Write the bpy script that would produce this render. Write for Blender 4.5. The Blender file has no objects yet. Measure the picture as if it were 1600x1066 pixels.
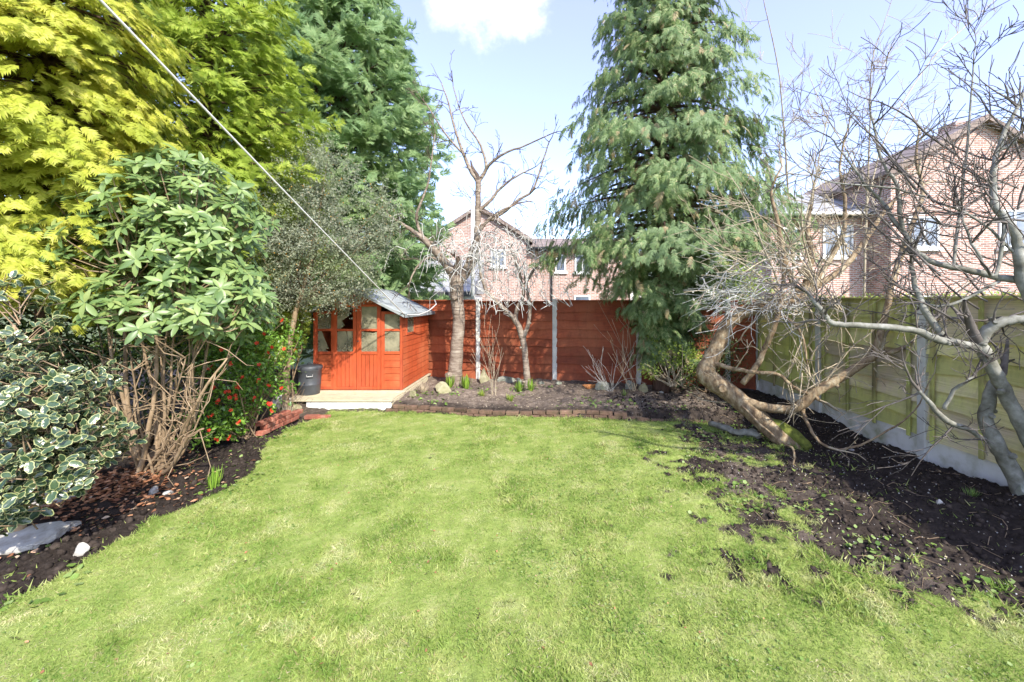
import bpy, bmesh, math, random, zlib
import numpy as np
from mathutils import Vector, Matrix

random.seed(7)
rng = np.random.default_rng(7)
scene = bpy.context.scene
COL = scene.collection
R = math.radians

# ------------------------------------------------------------------ camera
CAM_H, F = 2.0, 640.0            # focal length in photo pixels (1600 wide)
cam_d = bpy.data.cameras.new('camera')
cam = bpy.data.objects.new('camera', cam_d)
COL.objects.link(cam)
cam.location = (0, 0, CAM_H)
cam.rotation_euler = (R(90), 0, 0)
cam_d.sensor_width = 36.0
cam_d.lens = 36.0 * F / 1600.0
cam_d.shift_x = -50.0 / 1600.0
cam_d.shift_y = -63.0 / 1600.0
cam_d.clip_start = 0.05
cam_d.clip_end = 3000
scene.camera = cam

# ------------------------------------------------------------------ sky and sun
SUN_AZ, SUN_EL = R(146), R(40)
world = bpy.data.worlds.new('World')
scene.world = world
world.use_nodes = True
wn, wl = world.node_tree.nodes, world.node_tree.links
wn.clear()
w_out = wn.new('ShaderNodeOutputWorld')
w_bg = wn.new('ShaderNodeBackground')
w_sky = wn.new('ShaderNodeTexSky')
w_sky.sky_type = 'NISHITA'
w_sky.sun_disc = False
w_sky.sun_elevation = SUN_EL
w_sky.sun_rotation = SUN_AZ
w_sky.air_density = 1.0
w_sky.dust_density = 0.6
w_sky.ozone_density = 1.6
w_bg.inputs['Strength'].default_value = 0.14
w_tc = wn.new('ShaderNodeTexCoord')
w_noise = wn.new('ShaderNodeTexNoise')
w_noise.inputs['Scale'].default_value = 6.0
w_noise.inputs['Detail'].default_value = 8.0
w_noise.inputs['Roughness'].default_value = 0.6
wl.new(w_tc.outputs['Generated'], w_noise.inputs['Vector'])
# a few cumulus puffs scattered round the sky: distance to a puff centre broken up by noise
puffs = [((-0.16, 1.0, 0.96), 0.30), ((-0.9, 0.5, 0.8), 0.22), ((0.9, -0.6, 0.7), 0.25),
         ((-0.6, -0.9, 0.6), 0.3), ((0.2, -1.0, 0.9), 0.2), ((1.0, 0.35, 0.75), 0.18)]
acc = None
for c, rad in puffs:
    v = Vector(c).normalized()
    d = wn.new('ShaderNodeVectorMath'); d.operation = 'DISTANCE'
    d.inputs[1].default_value = v
    wl.new(w_tc.outputs['Generated'], d.inputs[0])
    m = wn.new('ShaderNodeMapRange')
    m.inputs['From Min'].default_value = 0.0
    m.inputs['From Max'].default_value = rad
    m.inputs['To Min'].default_value = 1.0
    m.inputs['To Max'].default_value = 0.0
    wl.new(d.outputs['Value'], m.inputs['Value'])
    if acc is None:
        acc = m.outputs[0]
    else:
        mx = wn.new('ShaderNodeMath'); mx.operation = 'MAXIMUM'
        wl.new(acc, mx.inputs[0]); wl.new(m.outputs[0], mx.inputs[1])
        acc = mx.outputs[0]
w_add = wn.new('ShaderNodeMath'); w_add.operation = 'MULTIPLY_ADD'
wl.new(w_noise.outputs['Fac'], w_add.inputs[0]); w_add.inputs[1].default_value = 1.3
wl.new(acc, w_add.inputs[2])
w_ramp = wn.new('ShaderNodeMapRange')
w_ramp.interpolation_type = 'SMOOTHSTEP'
w_ramp.inputs['From Min'].default_value = 0.98
w_ramp.inputs['From Max'].default_value = 1.42
wl.new(w_add.outputs[0], w_ramp.inputs['Value'])
w_mix = wn.new('ShaderNodeMix'); w_mix.data_type = 'RGBA'
wl.new(w_ramp.outputs[0], w_mix.inputs['Factor'])
# flat tint mixed into the whole sky colour, pulling it towards periwinkle
w_tint = wn.new('ShaderNodeMix'); w_tint.data_type = 'RGBA'
w_tint.inputs['Factor'].default_value = 0.32
wl.new(w_sky.outputs['Color'], w_tint.inputs['A'])
w_tint.inputs['B'].default_value = (1.7, 1.25, 3.0, 1)
wl.new(w_tint.outputs['Result'], w_mix.inputs['A'])
w_mix.inputs['B'].default_value = (4.2, 4.25, 4.35, 1)
wl.new(w_mix.outputs['Result'], w_bg.inputs['Color'])
wl.new(w_bg.outputs[0], w_out.inputs['Surface'])

sun_d = bpy.data.lights.new('sun', 'SUN')
sun = bpy.data.objects.new('sun', sun_d)
COL.objects.link(sun)
sun_dir = Vector((math.sin(SUN_AZ) * math.cos(SUN_EL), math.cos(SUN_AZ) * math.cos(SUN_EL), math.sin(SUN_EL)))
sun.rotation_euler = sun_dir.to_track_quat('Z', 'Y').to_euler()
sun_d.energy = 2.15
sun_d.angle = R(0.8)
sun_d.color = (1.0, 0.95, 0.86)
vs = scene.view_settings
vs.view_transform = 'Standard'
vs.look = 'None'
vs.exposure = 2.0
vs.gamma = 1.0
vs.use_curve_mapping = False
scene.cycles.max_bounces = 6
scene.cycles.transparent_max_bounces = 8
scene.cycles.use_denoising = True


# ------------------------------------------------------------------ helpers
def seed_of(key):
    return zlib.crc32(repr(key).encode())


def at(px, py, Y):
    """photo pixel and distance -> place in the garden"""
    return Vector(((px - 850) * Y / F, Y, CAM_H - (py - 470) * Y / F))


def lerp(a, b, t):
    return a + (b - a) * t


def _hash(ix, iy, s):
    h = (ix * 374761393 + iy * 668265263 + s * 974634773) & 0x7fffffff
    h = ((h ^ (h >> 13)) * 1274126177) & 0x7fffffff
    return ((h ^ (h >> 16)) & 0xffff) / 65535.0


def vnoise(x, y, s=0):
    x = np.asarray(x, float); y = np.asarray(y, float)
    ix = np.floor(x).astype(np.int64); iy = np.floor(y).astype(np.int64)
    fx = x - ix; fy = y - iy
    fx = fx * fx * (3 - 2 * fx); fy = fy * fy * (3 - 2 * fy)
    a = _hash(ix, iy, s); b = _hash(ix + 1, iy, s); c = _hash(ix, iy + 1, s); d = _hash(ix + 1, iy + 1, s)
    return (a * (1 - fx) + b * fx) * (1 - fy) + (c * (1 - fx) + d * fx) * fy


def fbm(x, y, s=0, o=4):
    t = 0; a = .5; n = 0
    for k in range(o):
        t = t + a * vnoise(np.asarray(x) * 2 ** k, np.asarray(y) * 2 ** k, s + k * 17); n += a; a *= .55
    return t / n


def tag(o, label=None, cat=None, group=None, kind=None):
    if label: o['label'] = label
    if cat: o['category'] = cat
    if group: o['group'] = group
    if kind: o['kind'] = kind
    return o


def thing(name, label, cat, loc=(0, 0, 0), group=None):
    o = bpy.data.objects.new(name, None)
    o.empty_display_size = .2
    COL.objects.link(o)
    o.location = loc
    return tag(o, label, cat, group)


def wloc(o):
    v = Vector((0, 0, 0))
    while o is not None:
        v += o.location; o = o.parent
    return v


def link(o, parent=None):
    COL.objects.link(o)
    if parent is not None:
        o.parent = parent
    return o


def put(name, me, parent=None, mats=None):
    """link a mesh made in place (world coordinates) under its thing"""
    o = bpy.data.objects.new(name, me)
    if mats is not None:
        for m in (mats if isinstance(mats, (list, tuple)) else [mats]):
            me.materials.append(m)
    link(o, parent)
    if parent is not None:
        o.location = -wloc(parent)
    return o


def np_mesh(name, V, Fc, smooth=False, midx=None):
    V = np.ascontiguousarray(V, dtype=np.float32).reshape(-1, 3)
    Fc = np.ascontiguousarray(Fc, dtype=np.int32)
    n, k = Fc.shape
    me = bpy.data.meshes.new(name)
    me.vertices.add(len(V)); me.vertices.foreach_set('co', V.ravel())
    me.loops.add(n * k); me.loops.foreach_set('vertex_index', Fc.ravel())
    me.polygons.add(n)
    me.polygons.foreach_set('loop_start', np.arange(0, n * k, k, dtype=np.int32))
    me.polygons.foreach_set('loop_total', np.full(n, k, dtype=np.int32))
    if smooth:
        me.polygons.foreach_set('use_smooth', np.ones(n, dtype=bool))
    if midx is not None:
        me.polygons.foreach_set('material_index', np.asarray(midx, dtype=np.int32))
    me.update(calc_edges=True)
    return me


def inst_mesh(name, tv, tf, P, Rm, S, smooth=False, tmi=None):
    tv = np.asarray(tv, float); tf = np.asarray(tf, int)
    n = len(P)
    V = np.einsum('nij,kj->nki', Rm, tv) * np.asarray(S)[:, None, None] + np.asarray(P)[:, None, :]
    Fc = tf[None] + (np.arange(n) * len(tv))[:, None, None]
    mi = None if tmi is None else np.tile(np.asarray(tmi), n)
    return np_mesh(name, V.reshape(-1, 3), Fc.reshape(-1, tf.shape[1]), smooth, mi)


def frames(D, U):
    D = D / np.linalg.norm(D, axis=1, keepdims=True)
    X = np.cross(D, U); l = np.linalg.norm(X, axis=1, keepdims=True); l[l < 1e-6] = 1
    X = X / l
    Z = np.cross(X, D)
    return np.stack([X, D, Z], axis=2)


class MB:
    """collects boxes, plates and tubes for one mesh"""
    def __init__(s):
        s.v = []; s.f = []; s.m = []; s.sm = []

    def add(s, vs, fs, mi=0, smooth=False):
        b = len(s.v)
        s.v.extend([tuple(v) for v in vs])
        for f in fs:
            s.f.append(tuple(b + i for i in f)); s.m.append(mi); s.sm.append(smooth)

    def box(s, a, b, mi=0, M=None, bev=0.0):
        (x0, y0, z0), (x1, y1, z1) = a, b
        vs = [Vector(p) for p in ((x0, y0, z0), (x1, y0, z0), (x1, y1, z0), (x0, y1, z0), (x0, y0, z1), (x1, y0, z1), (x1, y1, z1), (x0, y1, z1))]
        if bev:
            c = sum(vs, Vector()) / 8
            bm = bmesh.new()
            bvs = [bm.verts.new(v) for v in vs]
            for f in ((0, 3, 2, 1), (4, 5, 6, 7), (0, 1, 5, 4), (1, 2, 6, 5), (2, 3, 7, 6), (3, 0, 4, 7)):
                bm.faces.new([bvs[i] for i in f])
            bmesh.ops.bevel(bm, geom=bm.edges[:], offset=bev, segments=1, affect='EDGES')
            bm.verts.index_update()
            vv = [v.co.copy() for v in bm.verts]; ff = [[v.index for v in f.verts] for f in bm.faces]
            bm.free()
            if M: vv = [M @ v for v in vv]
            s.add(vv, ff, mi); return
        if M: vs = [M @ v for v in vs]
        s.add(vs, [(0, 3, 2, 1), (4, 5, 6, 7), (0, 1, 5, 4), (1, 2, 6, 5), (2, 3, 7, 6), (3, 0, 4, 7)], mi)

    def prism(s, poly, d, mi=0):
        """polygon (list of Vector) pushed along d"""
        n = len(poly); d = Vector(d)
        vs = [Vector(p) for p in poly] + [Vector(p) + d for p in poly]
        fs = [tuple(range(n)), tuple(reversed(range(n, 2 * n)))]
        for i in range(n):
            j = (i + 1) % n
            fs.append((i, i + n, j + n, j))
        s.add(vs, fs, mi)

    def tube(s, pts, rad, sides=6, mi=0, cap=True):
        pts = [Vector(p) for p in pts]
        if len(pts) < 2: return
        b = len(s.v); n = len(pts)
        up = None
        for i, p in enumerate(pts):
            t = (pts[min(i + 1, n - 1)] - pts[max(i - 1, 0)])
            if t.length < 1e-9: t = Vector((0, 0, 1))
            t.normalize()
            if up is None:
                up = t.orthogonal().normalized()
            up = up - t * up.dot(t)
            if up.length < 1e-6: up = t.orthogonal()
            up.normalize()
            w = t.cross(up)
            r = rad[i] if isinstance(rad, (list, tuple)) else rad
            for k in range(sides):
                a = 2 * math.pi * k / sides
                q = p + (up * math.cos(a) + w * math.sin(a)) * r
                s.v.append((q.x, q.y, q.z))
        for i in range(n - 1):
            for k in range(sides):
                k2 = (k + 1) % sides
                s.f.append((b + i * sides + k, b + i * sides + k2, b + (i + 1) * sides + k2, b + (i + 1) * sides + k))
                s.m.append(mi); s.sm.append(True)
        if cap:
            s.f.append(tuple(b + k for k in reversed(range(sides)))); s.m.append(mi); s.sm.append(False)
            s.f.append(tuple(b + (n - 1) * sides + k for k in range(sides))); s.m.append(mi); s.sm.append(False)

    def mesh(s, name='mesh'):
        me = bpy.data.meshes.new(name)
        me.from_pydata(s.v, [], s.f)
        me.polygons.foreach_set('material_index', s.m)
        me.polygons.foreach_set('use_smooth', s.sm)
        me.update()
        return me

    def build(s, name, mats, parent=None):
        return put(name, s.mesh(name), parent, mats)


def smooth_path(pts, rads, sub=4, wob=0.0):
    """Catmull-Rom through the points"""
    P = [Vector(p) for p in pts]; n = len(P)
    o, r = [], []
    for i in range(n - 1):
        p0 = P[max(i - 1, 0)]; p1 = P[i]; p2 = P[i + 1]; p3 = P[min(i + 2, n - 1)]
        for k in range(sub):
            t = k / sub
            q = 0.5 * ((2 * p1) + (p2 - p0) * t + (2 * p0 - 5 * p1 + 4 * p2 - p3) * t * t + (3 * p1 - p0 - 3 * p2 + p3) * t ** 3)
            if wob:
                q = q + Vector((random.uniform(-1, 1), random.uniform(-1, 1), random.uniform(-1, 1))) * wob
            o.append(q); r.append(lerp(rads[i], rads[i + 1], t))
    o.append(P[-1]); r.append(rads[-1])
    return o, r


def rvec():
    while True:
        v = Vector((random.uniform(-1, 1), random.uniform(-1, 1), random.uniform(-1, 1)))
        if .05 < v.length < 1: return v.normalized()


# ------------------------------------------------------------------ materials
def new_mat(name):
    m = bpy.data.materials.new(name); m.use_nodes = True
    nt = m.node_tree
    return m, nt, nt.nodes['Principled BSDF']


def N(nt, t, **kw):
    n = nt.nodes.new(t)
    for k, v in kw.items():
        if k in n.inputs: n.inputs[k].default_value = v
        else: setattr(n, k, v)
    return n


def ramp(nt, fac, stops, interp='LINEAR'):
    r = nt.nodes.new('ShaderNodeValToRGB')
    r.color_ramp.interpolation = interp
    e = r.color_ramp.elements
    while len(e) < len(stops): e.new(.5)
    for el, (p, c) in zip(e, stops):
        el.position = p; el.color = (*c, 1)
    nt.links.new(fac, r.inputs[0])
    return r.outputs[0]


def position(nt, scale=(1, 1, 1)):
    g = N(nt, 'ShaderNodeNewGeometry')
    mp = N(nt, 'ShaderNodeMapping')
    mp.inputs['Scale'].default_value = scale
    nt.links.new(g.outputs['Position'], mp.inputs['Vector'])
    return mp.outputs[0]


def noise(nt, vec, scale, detail=4, rough=.55):
    n = N(nt, 'ShaderNodeTexNoise', Scale=scale, Detail=detail, Roughness=rough)
    nt.links.new(vec, n.inputs['Vector'])
    return n.outputs['Fac']


def mixc(nt, fac, a, b, mode='MIX'):
    m = N(nt, 'ShaderNodeMix', data_type='RGBA', blend_type=mode)
    for sock, val in (('Factor', fac), ('A', a), ('B', b)):
        s = [i for i in m.inputs if i.name == sock and (i.type == 'RGBA' or sock == 'Factor')][0]
        if hasattr(val, 'default_value') or hasattr(val, 'links'):
            nt.links.new(val, s)
        elif isinstance(val, (int, float)):
            s.default_value = val
        else:
            s.default_value = (*val, 1)
    return [o for o in m.outputs if o.type == 'RGBA'][0]


def bump(nt, bsdf, h, strength=.4, dist=.02):
    b = N(nt, 'ShaderNodeBump', Strength=strength, Distance=dist)
    nt.links.new(h, b.inputs['Height'])
    nt.links.new(b.outputs[0], bsdf.inputs['Normal'])


def rnd_piece(nt):
    """one random number per piece: island of a joined mesh plus object"""
    g = N(nt, 'ShaderNodeNewGeometry'); o = N(nt, 'ShaderNodeObjectInfo')
    a = N(nt, 'ShaderNodeMath', operation='ADD'); f = N(nt, 'ShaderNodeMath', operation='FRACT')
    nt.links.new(g.outputs['Random Per Island'], a.inputs[0]); nt.links.new(o.outputs['Random'], a.inputs[1])
    nt.links.new(a.outputs[0], f.inputs[0])
    return f.outputs[0]


def leaf_mat(name, stops, rough=.5, trans=.3, patch=None, patch_scale=2.0, spec=.35):
    """foliage: colour picked per leaf, some light passing through"""
    m, nt, b = new_mat(name)
    c = ramp(nt, rnd_piece(nt), stops)
    if patch:
        f = noise(nt, position(nt), patch_scale, 3)
        r = ramp(nt, f, [(.42, (0, 0, 0)), (.62, (1, 1, 1))])
        c = mixc(nt, r, c, patch)
    nt.links.new(c, b.inputs['Base Color'])
    b.inputs['Roughness'].default_value = rough
    b.inputs['Specular IOR Level'].default_value = spec
    t = N(nt, 'ShaderNodeBsdfTranslucent')
    nt.links.new(c, t.inputs['Color'])
    mx = N(nt, 'ShaderNodeMixShader')
    mx.inputs[0].default_value = trans
    nt.links.new(b.outputs[0], mx.inputs[1]); nt.links.new(t.outputs[0], mx.inputs[2])
    nt.links.new(mx.outputs[0], nt.nodes['Material Output'].inputs['Surface'])
    return m


def wood_mat(name, c1, c2, grain=(1, 1, 14), rough=.65, stain=None, stain_scale=1.2, spec=.3, contrast=(.3, .7), vary=.25, alt=None):
    m, nt, b = new_mat(name)
    p = position(nt, grain)
    f = noise(nt, p, 5, 6, .65)
    c = ramp(nt, f, [(contrast[0], c1), (contrast[1], c2)])
    if stain:
        f2 = noise(nt, position(nt), stain_scale, 5, .6)
        c = mixc(nt, ramp(nt, f2, [(.38, (0, 0, 0)), (.66, (1, 1, 1))]), c, stain)
        f3 = noise(nt, position(nt, (1, 1, .35)), 9, 6, .75)
        c = mixc(nt, .55, c, ramp(nt, f3, [(.3, (.45, .45, .45)), (.5, (1, 1, 1)), (.75, (1.25, 1.2, 1.15))]), 'MULTIPLY')
    if alt:
        wn_ = N(nt, 'ShaderNodeTexWhiteNoise', noise_dimensions='1D'); nt.links.new(rnd_piece(nt), wn_.inputs['W'])
        am = N(nt, 'ShaderNodeMath', operation='MULTIPLY_ADD'); nt.links.new(noise(nt, position(nt), 1.7, 5, .65), am.inputs[0]); am.inputs[1].default_value = .9
        hw = N(nt, 'ShaderNodeMath', operation='MULTIPLY'); nt.links.new(wn_.outputs['Value'], hw.inputs[0]); hw.inputs[1].default_value = .35
        nt.links.new(hw.outputs[0], am.inputs[2])
        c = mixc(nt, ramp(nt, am.outputs[0], [(.55, (0, 0, 0)), (.78, (1, 1, 1))]), c, mixc(nt, .6, alt, ramp(nt, f, [(.3, (.4, .4, .4)), (.7, (1.2, 1.2, 1.2))]), 'MULTIPLY'))
    v = N(nt, 'ShaderNodeMapRange'); v.inputs['To Min'].default_value = 1 - vary; v.inputs['To Max'].default_value = 1 + vary
    nt.links.new(rnd_piece(nt), v.inputs['Value'])
    hsv = N(nt, 'ShaderNodeHueSaturation')
    nt.links.new(c, hsv.inputs['Color']); nt.links.new(v.outputs[0], hsv.inputs['Value'])
    nt.links.new(hsv.outputs[0], b.inputs['Base Color'])
    b.inputs['Roughness'].default_value = rough
    b.inputs['Specular IOR Level'].default_value = spec
    bump(nt, b, f, .35, .006)
    return m


def rough_mat(name, stops, scale=6, rough=.85, bstr=.5, bdist=.02, detail=8, vary=.0, stretch=(1, 1, 1), spec=.3):
    m, nt, b = new_mat(name)
    f = noise(nt, position(nt, stretch), scale, detail, .62)
    c = ramp(nt, f, stops)
    if vary:
        v = N(nt, 'ShaderNodeMapRange'); v.inputs['To Min'].default_value = 1 - vary; v.inputs['To Max'].default_value = 1 + vary
        nt.links.new(rnd_piece(nt), v.inputs['Value'])
        hsv = N(nt, 'ShaderNodeHueSaturation')
        nt.links.new(c, hsv.inputs['Color']); nt.links.new(v.outputs[0], hsv.inputs['Value'])
        c = hsv.outputs[0]
    nt.links.new(c, b.inputs['Base Color'])
    b.inputs['Roughness'].default_value = rough
    b.inputs['Specular IOR Level'].default_value = spec
    bump(nt, b, f, bstr, bdist)
    return m


def brick_mat(name, c1, c2, mortar, bw=.225, bh=.075, msize=.012):
    m, nt, b = new_mat(name)
    g = N(nt, 'ShaderNodeNewGeometry')
    sep = N(nt, 'ShaderNodeSeparateXYZ'); nt.links.new(g.outputs['Position'], sep.inputs[0])
    ad = N(nt, 'ShaderNodeMath', operation='ADD'); nt.links.new(sep.outputs[0], ad.inputs[0]); nt.links.new(sep.outputs[1], ad.inputs[1])
    cb = N(nt, 'ShaderNodeCombineXYZ'); nt.links.new(ad.outputs[0], cb.inputs[0]); nt.links.new(sep.outputs[2], cb.inputs[1])
    t = N(nt, 'ShaderNodeTexBrick')
    t.inputs['Scale'].default_value = 1
    t.inputs['Brick Width'].default_value = bw; t.inputs['Row Height'].default_value = bh
    t.inputs['Mortar Size'].default_value = msize; t.inputs['Mortar Smooth'].default_value = .2
    t.inputs['Color1'].default_value = (*c1, 1); t.inputs['Color2'].default_value = (*c2, 1); t.inputs['Mortar'].default_value = (*mortar, 1)
    nt.links.new(cb.outputs[0], t.inputs['Vector'])
    f = noise(nt, position(nt), 1.5, 5)
    c = mixc(nt, .5, t.outputs['Color'], ramp(nt, f, [(.3, (.35, .35, .35)), (.7, (1, 1, 1))]), 'MULTIPLY')
    nt.links.new(c, b.inputs['Base Color'])
    b.inputs['Roughness'].default_value = .9
    bump(nt, b, t.outputs['Fac'], -.4, .01)
    return m


def plain_mat(name, c, rough=.6, metallic=0.0, var=.12, scale=3):
    m, nt, b = new_mat(name)
    f = noise(nt, position(nt), scale, 5)
    lo = tuple(max(0, x * (1 - var)) for x in c); hi = tuple(min(1, x * (1 + var)) for x in c)
    nt.links.new(ramp(nt, f, [(.3, lo), (.7, hi)]), b.inputs['Base Color'])
    b.inputs['Roughness'].default_value = rough
    b.inputs['Metallic'].default_value = metallic
    return m


M = {}
M['red_wood'] = wood_mat('red stained fence timber', (.16, .033, .014), (.27, .060, .021), (.5, 3, 18), .7, (.25, .075, .032), 1.6, vary=.3)
M['shed_wood'] = wood_mat('orange red shed timber', (.36, .062, .022), (.50, .098, .032), (.8, .8, 10), .5, (.50, .135, .055), 1.5, vary=.10)
M['shed_wood_v'] = wood_mat('orange red upright shed timber', (.36, .062, .022), (.50, .098, .032), (10, 10, .8), .5, (.46, .09, .04), 1.5, vary=.10)
M['shed_inside'] = wood_mat('bare dark timber inside shed', (.10, .05, .03), (.17, .09, .05), (1, 1, 10), .8)
M['green_wood'] = wood_mat('weathered fence timber with algae', (.48, .46, .18), (.66, .63, .28), (2, .4, 16), .85, (.56, .58, .18), 1.3, vary=.28, alt=(.62, .52, .36))
M['algae_wood'] = wood_mat('algae covered fence timber', (.48, .50, .15), (.68, .68, .22), (2, .4, 16), .85, (.58, .62, .16), 1.3, vary=.25, alt=(.60, .56, .26))
M['batten'] = wood_mat('green fence batten', (.40, .43, .11), (.54, .57, .17), (3, 3, .6), .8, (.24, .20, .10), 2.0, vary=.2)
M['concrete'] = rough_mat('weathered concrete', [(.25, (.40, .40, .35)), (.5, (.54, .54, .50)), (.75, (.64, .64, .60))], 5, .9, .3, .006)
M['concrete_moss'] = rough_mat('stained concrete gravel board', [(.3, (.30, .31, .19)), (.42, (.50, .50, .42)), (.55, (.64, .64, .60)), (.75, (.70, .70, .67))], 4, .9, .4, .01)
M['felt'] = rough_mat('grey mineral roofing felt', [(.3, (.20, .22, .22)), (.55, (.29, .31, .31)), (.75, (.37, .39, .38))], 4, .8, .25, .004)
M['deck'] = wood_mat('pale weathered deck timber', (.42, .35, .24), (.60, .52, .38), (.6, 8, 4), .8, (.50, .46, .30), 2.0, vary=.15)
M['white_board'] = rough_mat('flaking white painted board', [(.25, (.45, .43, .36)), (.4, (.78, .77, .73)), (.8, (.84, .83, .80))], 6, .7, .3, .005)
M['edge_brick'] = rough_mat('worn garden brick', [(.25, (.05, .052, .025)), (.42, (.10, .068, .042)), (.6, (.155, .092, .062)), (.8, (.22, .18, .13))], 9, .95, .6, .01, vary=.4)
M['edge_brick_red'] = rough_mat('red garden brick', [(.25, (.22, .07, .045)), (.5, (.32, .11, .07)), (.75, (.36, .22, .16))], 14, .9, .5, .008, vary=.2)
M['stone'] = rough_mat('mossy pale sandstone', [(.25, (.13, .13, .06)), (.45, (.27, .25, .14)), (.75, (.40, .37, .25))], 6, .9, .7, .03, vary=.15)
M['stone_grey'] = rough_mat('grey stone with moss', [(.25, (.10, .11, .06)), (.5, (.24, .25, .20)), (.75, (.38, .38, .34))], 7, .9, .7, .03, vary=.15)
M['stone_white'] = rough_mat('pale broken stone', [(.25, (.22, .19, .15)), (.5, (.42, .40, .36)), (.75, (.55, .54, .50))], 9, .9, .5, .02, vary=.1)
M['terracotta'] = rough_mat('broken terracotta', [(.3, (.32, .12, .04)), (.7, (.5, .22, .08))], 8, .9, .4, .01)
M['soil'] = None
M['cherry_bark'] = rough_mat('banded cherry bark', [(.28, (.10, .07, .05)), (.5, (.22, .17, .13)), (.66, (.34, .29, .23)), (.8, (.42, .38, .31))], 5, .75, .7, .02, stretch=(1, 1, 5))
M['dark_twig'] = rough_mat('dark twig bark', [(.3, (.07, .05, .04)), (.7, (.17, .12, .09))], 8, .8, .3, .01, vary=.3)
M['pale_twig'] = rough_mat('overexposed pale twig bark', [(.3, (.30, .29, .26)), (.7, (.56, .55, .51))], 8, .8, .3, .01, vary=.25)  # overexposed whiteness of the twigs put into their colour
M['brown_bark'] = rough_mat('tan brown peeling bark', [(.28, (.07, .045, .028)), (.42, (.17, .115, .065)), (.55, (.27, .20, .12)), (.70, (.40, .35, .24))], 7, .85, 1.0, .03, stretch=(2.2, 2.2, 1.0))
M['tan_twig'] = rough_mat('tan twig bark', [(.3, (.24, .185, .12)), (.7, (.50, .43, .31))], 6, .8, .3, .01, vary=.3)
M['grey_bark'] = rough_mat('smooth grey bark with lichen', [(.25, (.07, .065, .05)), (.42, (.15, .145, .115)), (.58, (.25, .245, .21)), (.76, (.40, .40, .36))], 9, .8, .6, .012)
M['grey_twig'] = rough_mat('grey apple twig bark', [(.3, (.045, .036, .032)), (.7, (.20, .175, .155))], 8, .8, .3, .01, vary=.4)
M['stem'] = rough_mat('tan shrub stem bark', [(.25, (.13, .085, .05)), (.5, (.27, .19, .115)), (.78, (.38, .29, .20))], 10, .8, .5, .008, vary=.2)
M['conifer_bark'] = rough_mat('reddish conifer bark', [(.3, (.07, .04, .03)), (.7, (.18, .11, .08))], 6, .9, .7, .03, stretch=(3, 3, .6))
M['bin'] = plain_mat('dull grey bin plastic', (.055, .06, .068), .45, 0, .25, 6)
M['bin_metal'] = plain_mat('pale bin handle', (.45, .45, .43), .4, .3)
M['wire'] = plain_mat('pale plastic coated line', (.62, .60, .57), .5)
M['house_brick'] = brick_mat('pink red house brick', (.34, .17, .13), (.50, .30, .24), (.58, .54, .50))
M['house_brick_b'] = brick_mat('orange red house brick', (.34, .165, .12), (.50, .28, .215), (.58, .54, .50))
M['slate'] = brick_mat('grey roof slates', (.30, .31, .32), (.40, .40, .41), (.2, .2, .2), .3, .2, .012)
M['tile_roof'] = brick_mat('brown roof tiles', (.24, .18, .15), (.32, .25, .21), (.14, .11, .1), .25, .2, .015)
M['white_paint'] = plain_mat('white paint', (.78, .78, .77), .5, 0, .05)
M['gutter'] = plain_mat('dark gutter', (.06, .06, .065), .5)
M['moss'] = rough_mat('green moss', [(.3, (.07, .08, .02)), (.5, (.15, .17, .03)), (.7, (.25, .27, .05))], 14, .95, .8, .02)
gm, gnt, gb = new_mat('window glass far')
gnt.links.new(ramp(gnt, noise(gnt, position(gnt), 1.5, 3), [(.35, (.10, .12, .16)), (.65, (.25, .28, .34))]), gb.inputs['Base Color'])
gb.inputs['Roughness'].default_value = .06
gb.inputs['Specular IOR Level'].default_value = .8
M['house_glass'] = gm
# dusty shed panes: dirt film over glass
pm, pnt, pb = new_mat('dusty shed glass')
pf = noise(pnt, position(pnt), 4.5, 5)
pnt.links.new(ramp(pnt, pf, [(.3, (.22, .21, .14)), (.7, (.40, .36, .24))]), pb.inputs['Base Color'])
pb.inputs['Roughness'].default_value = .22
ptr = N(pnt, 'ShaderNodeBsdfTransparent')
pmx = N(pnt, 'ShaderNodeMixShader')
pnt.links.new(ramp(pnt, pf, [(.3, (.45, .45, .45)), (.7, (.92, .92, .92))]), pmx.inputs[0])
pnt.links.new(ptr.outputs[0], pmx.inputs[1]); pnt.links.new(pb.outputs[0], pmx.inputs[2])
pnt.links.new(pmx.outputs[0], pnt.nodes['Material Output'].inputs['Surface'])
M['pane'] = pm

M['gold_leaf'] = leaf_mat('golden conifer foliage', [(0, (.36, .40, .04)), (.35, (.50, .52, .065)), (.7, (.62, .60, .10)), (1, (.68, .62, .15))], .55, .5, (.42, .47, .06), 2.2)
M['lime_leaf'] = leaf_mat('lime green conifer foliage', [(0, (.24, .33, .035)), (.4, (.34, .44, .055)), (.8, (.45, .52, .08)), (1, (.53, .56, .11))], .55, .5, (.30, .40, .055), 2.0)
M['green_conifer'] = leaf_mat('mid green conifer foliage', [(0, (.20, .30, .11)), (.5, (.29, .41, .17)), (1, (.38, .48, .21))], .55, .5, (.26, .39, .18), 1.3)
M['blue_conifer'] = leaf_mat('blue green conifer foliage', [(0, (.10, .18, .06)), (.4, (.18, .27, .095)), (.8, (.28, .36, .14)), (1, (.44, .44, .23))], .55, .45, (.21, .30, .135), 1.5)
M['brown_frond'] = leaf_mat('brown conifer tips', [(0, (.26, .20, .10)), (1, (.38, .32, .18))], .7, .2)
M['rhodo_leaf'] = leaf_mat('rhododendron leaf', [(0, (.12, .20, .06)), (.5, (.19, .28, .085)), (.9, (.27, .36, .115)), (1, (.33, .39, .13))], .40, .35, spec=.55)
M['holly_mid'] = leaf_mat('holly leaf centre', [(0, (.025, .05, .022)), (.6, (.045, .08, .04)), (1, (.08, .12, .06))], .22, .1, spec=.6)
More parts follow.
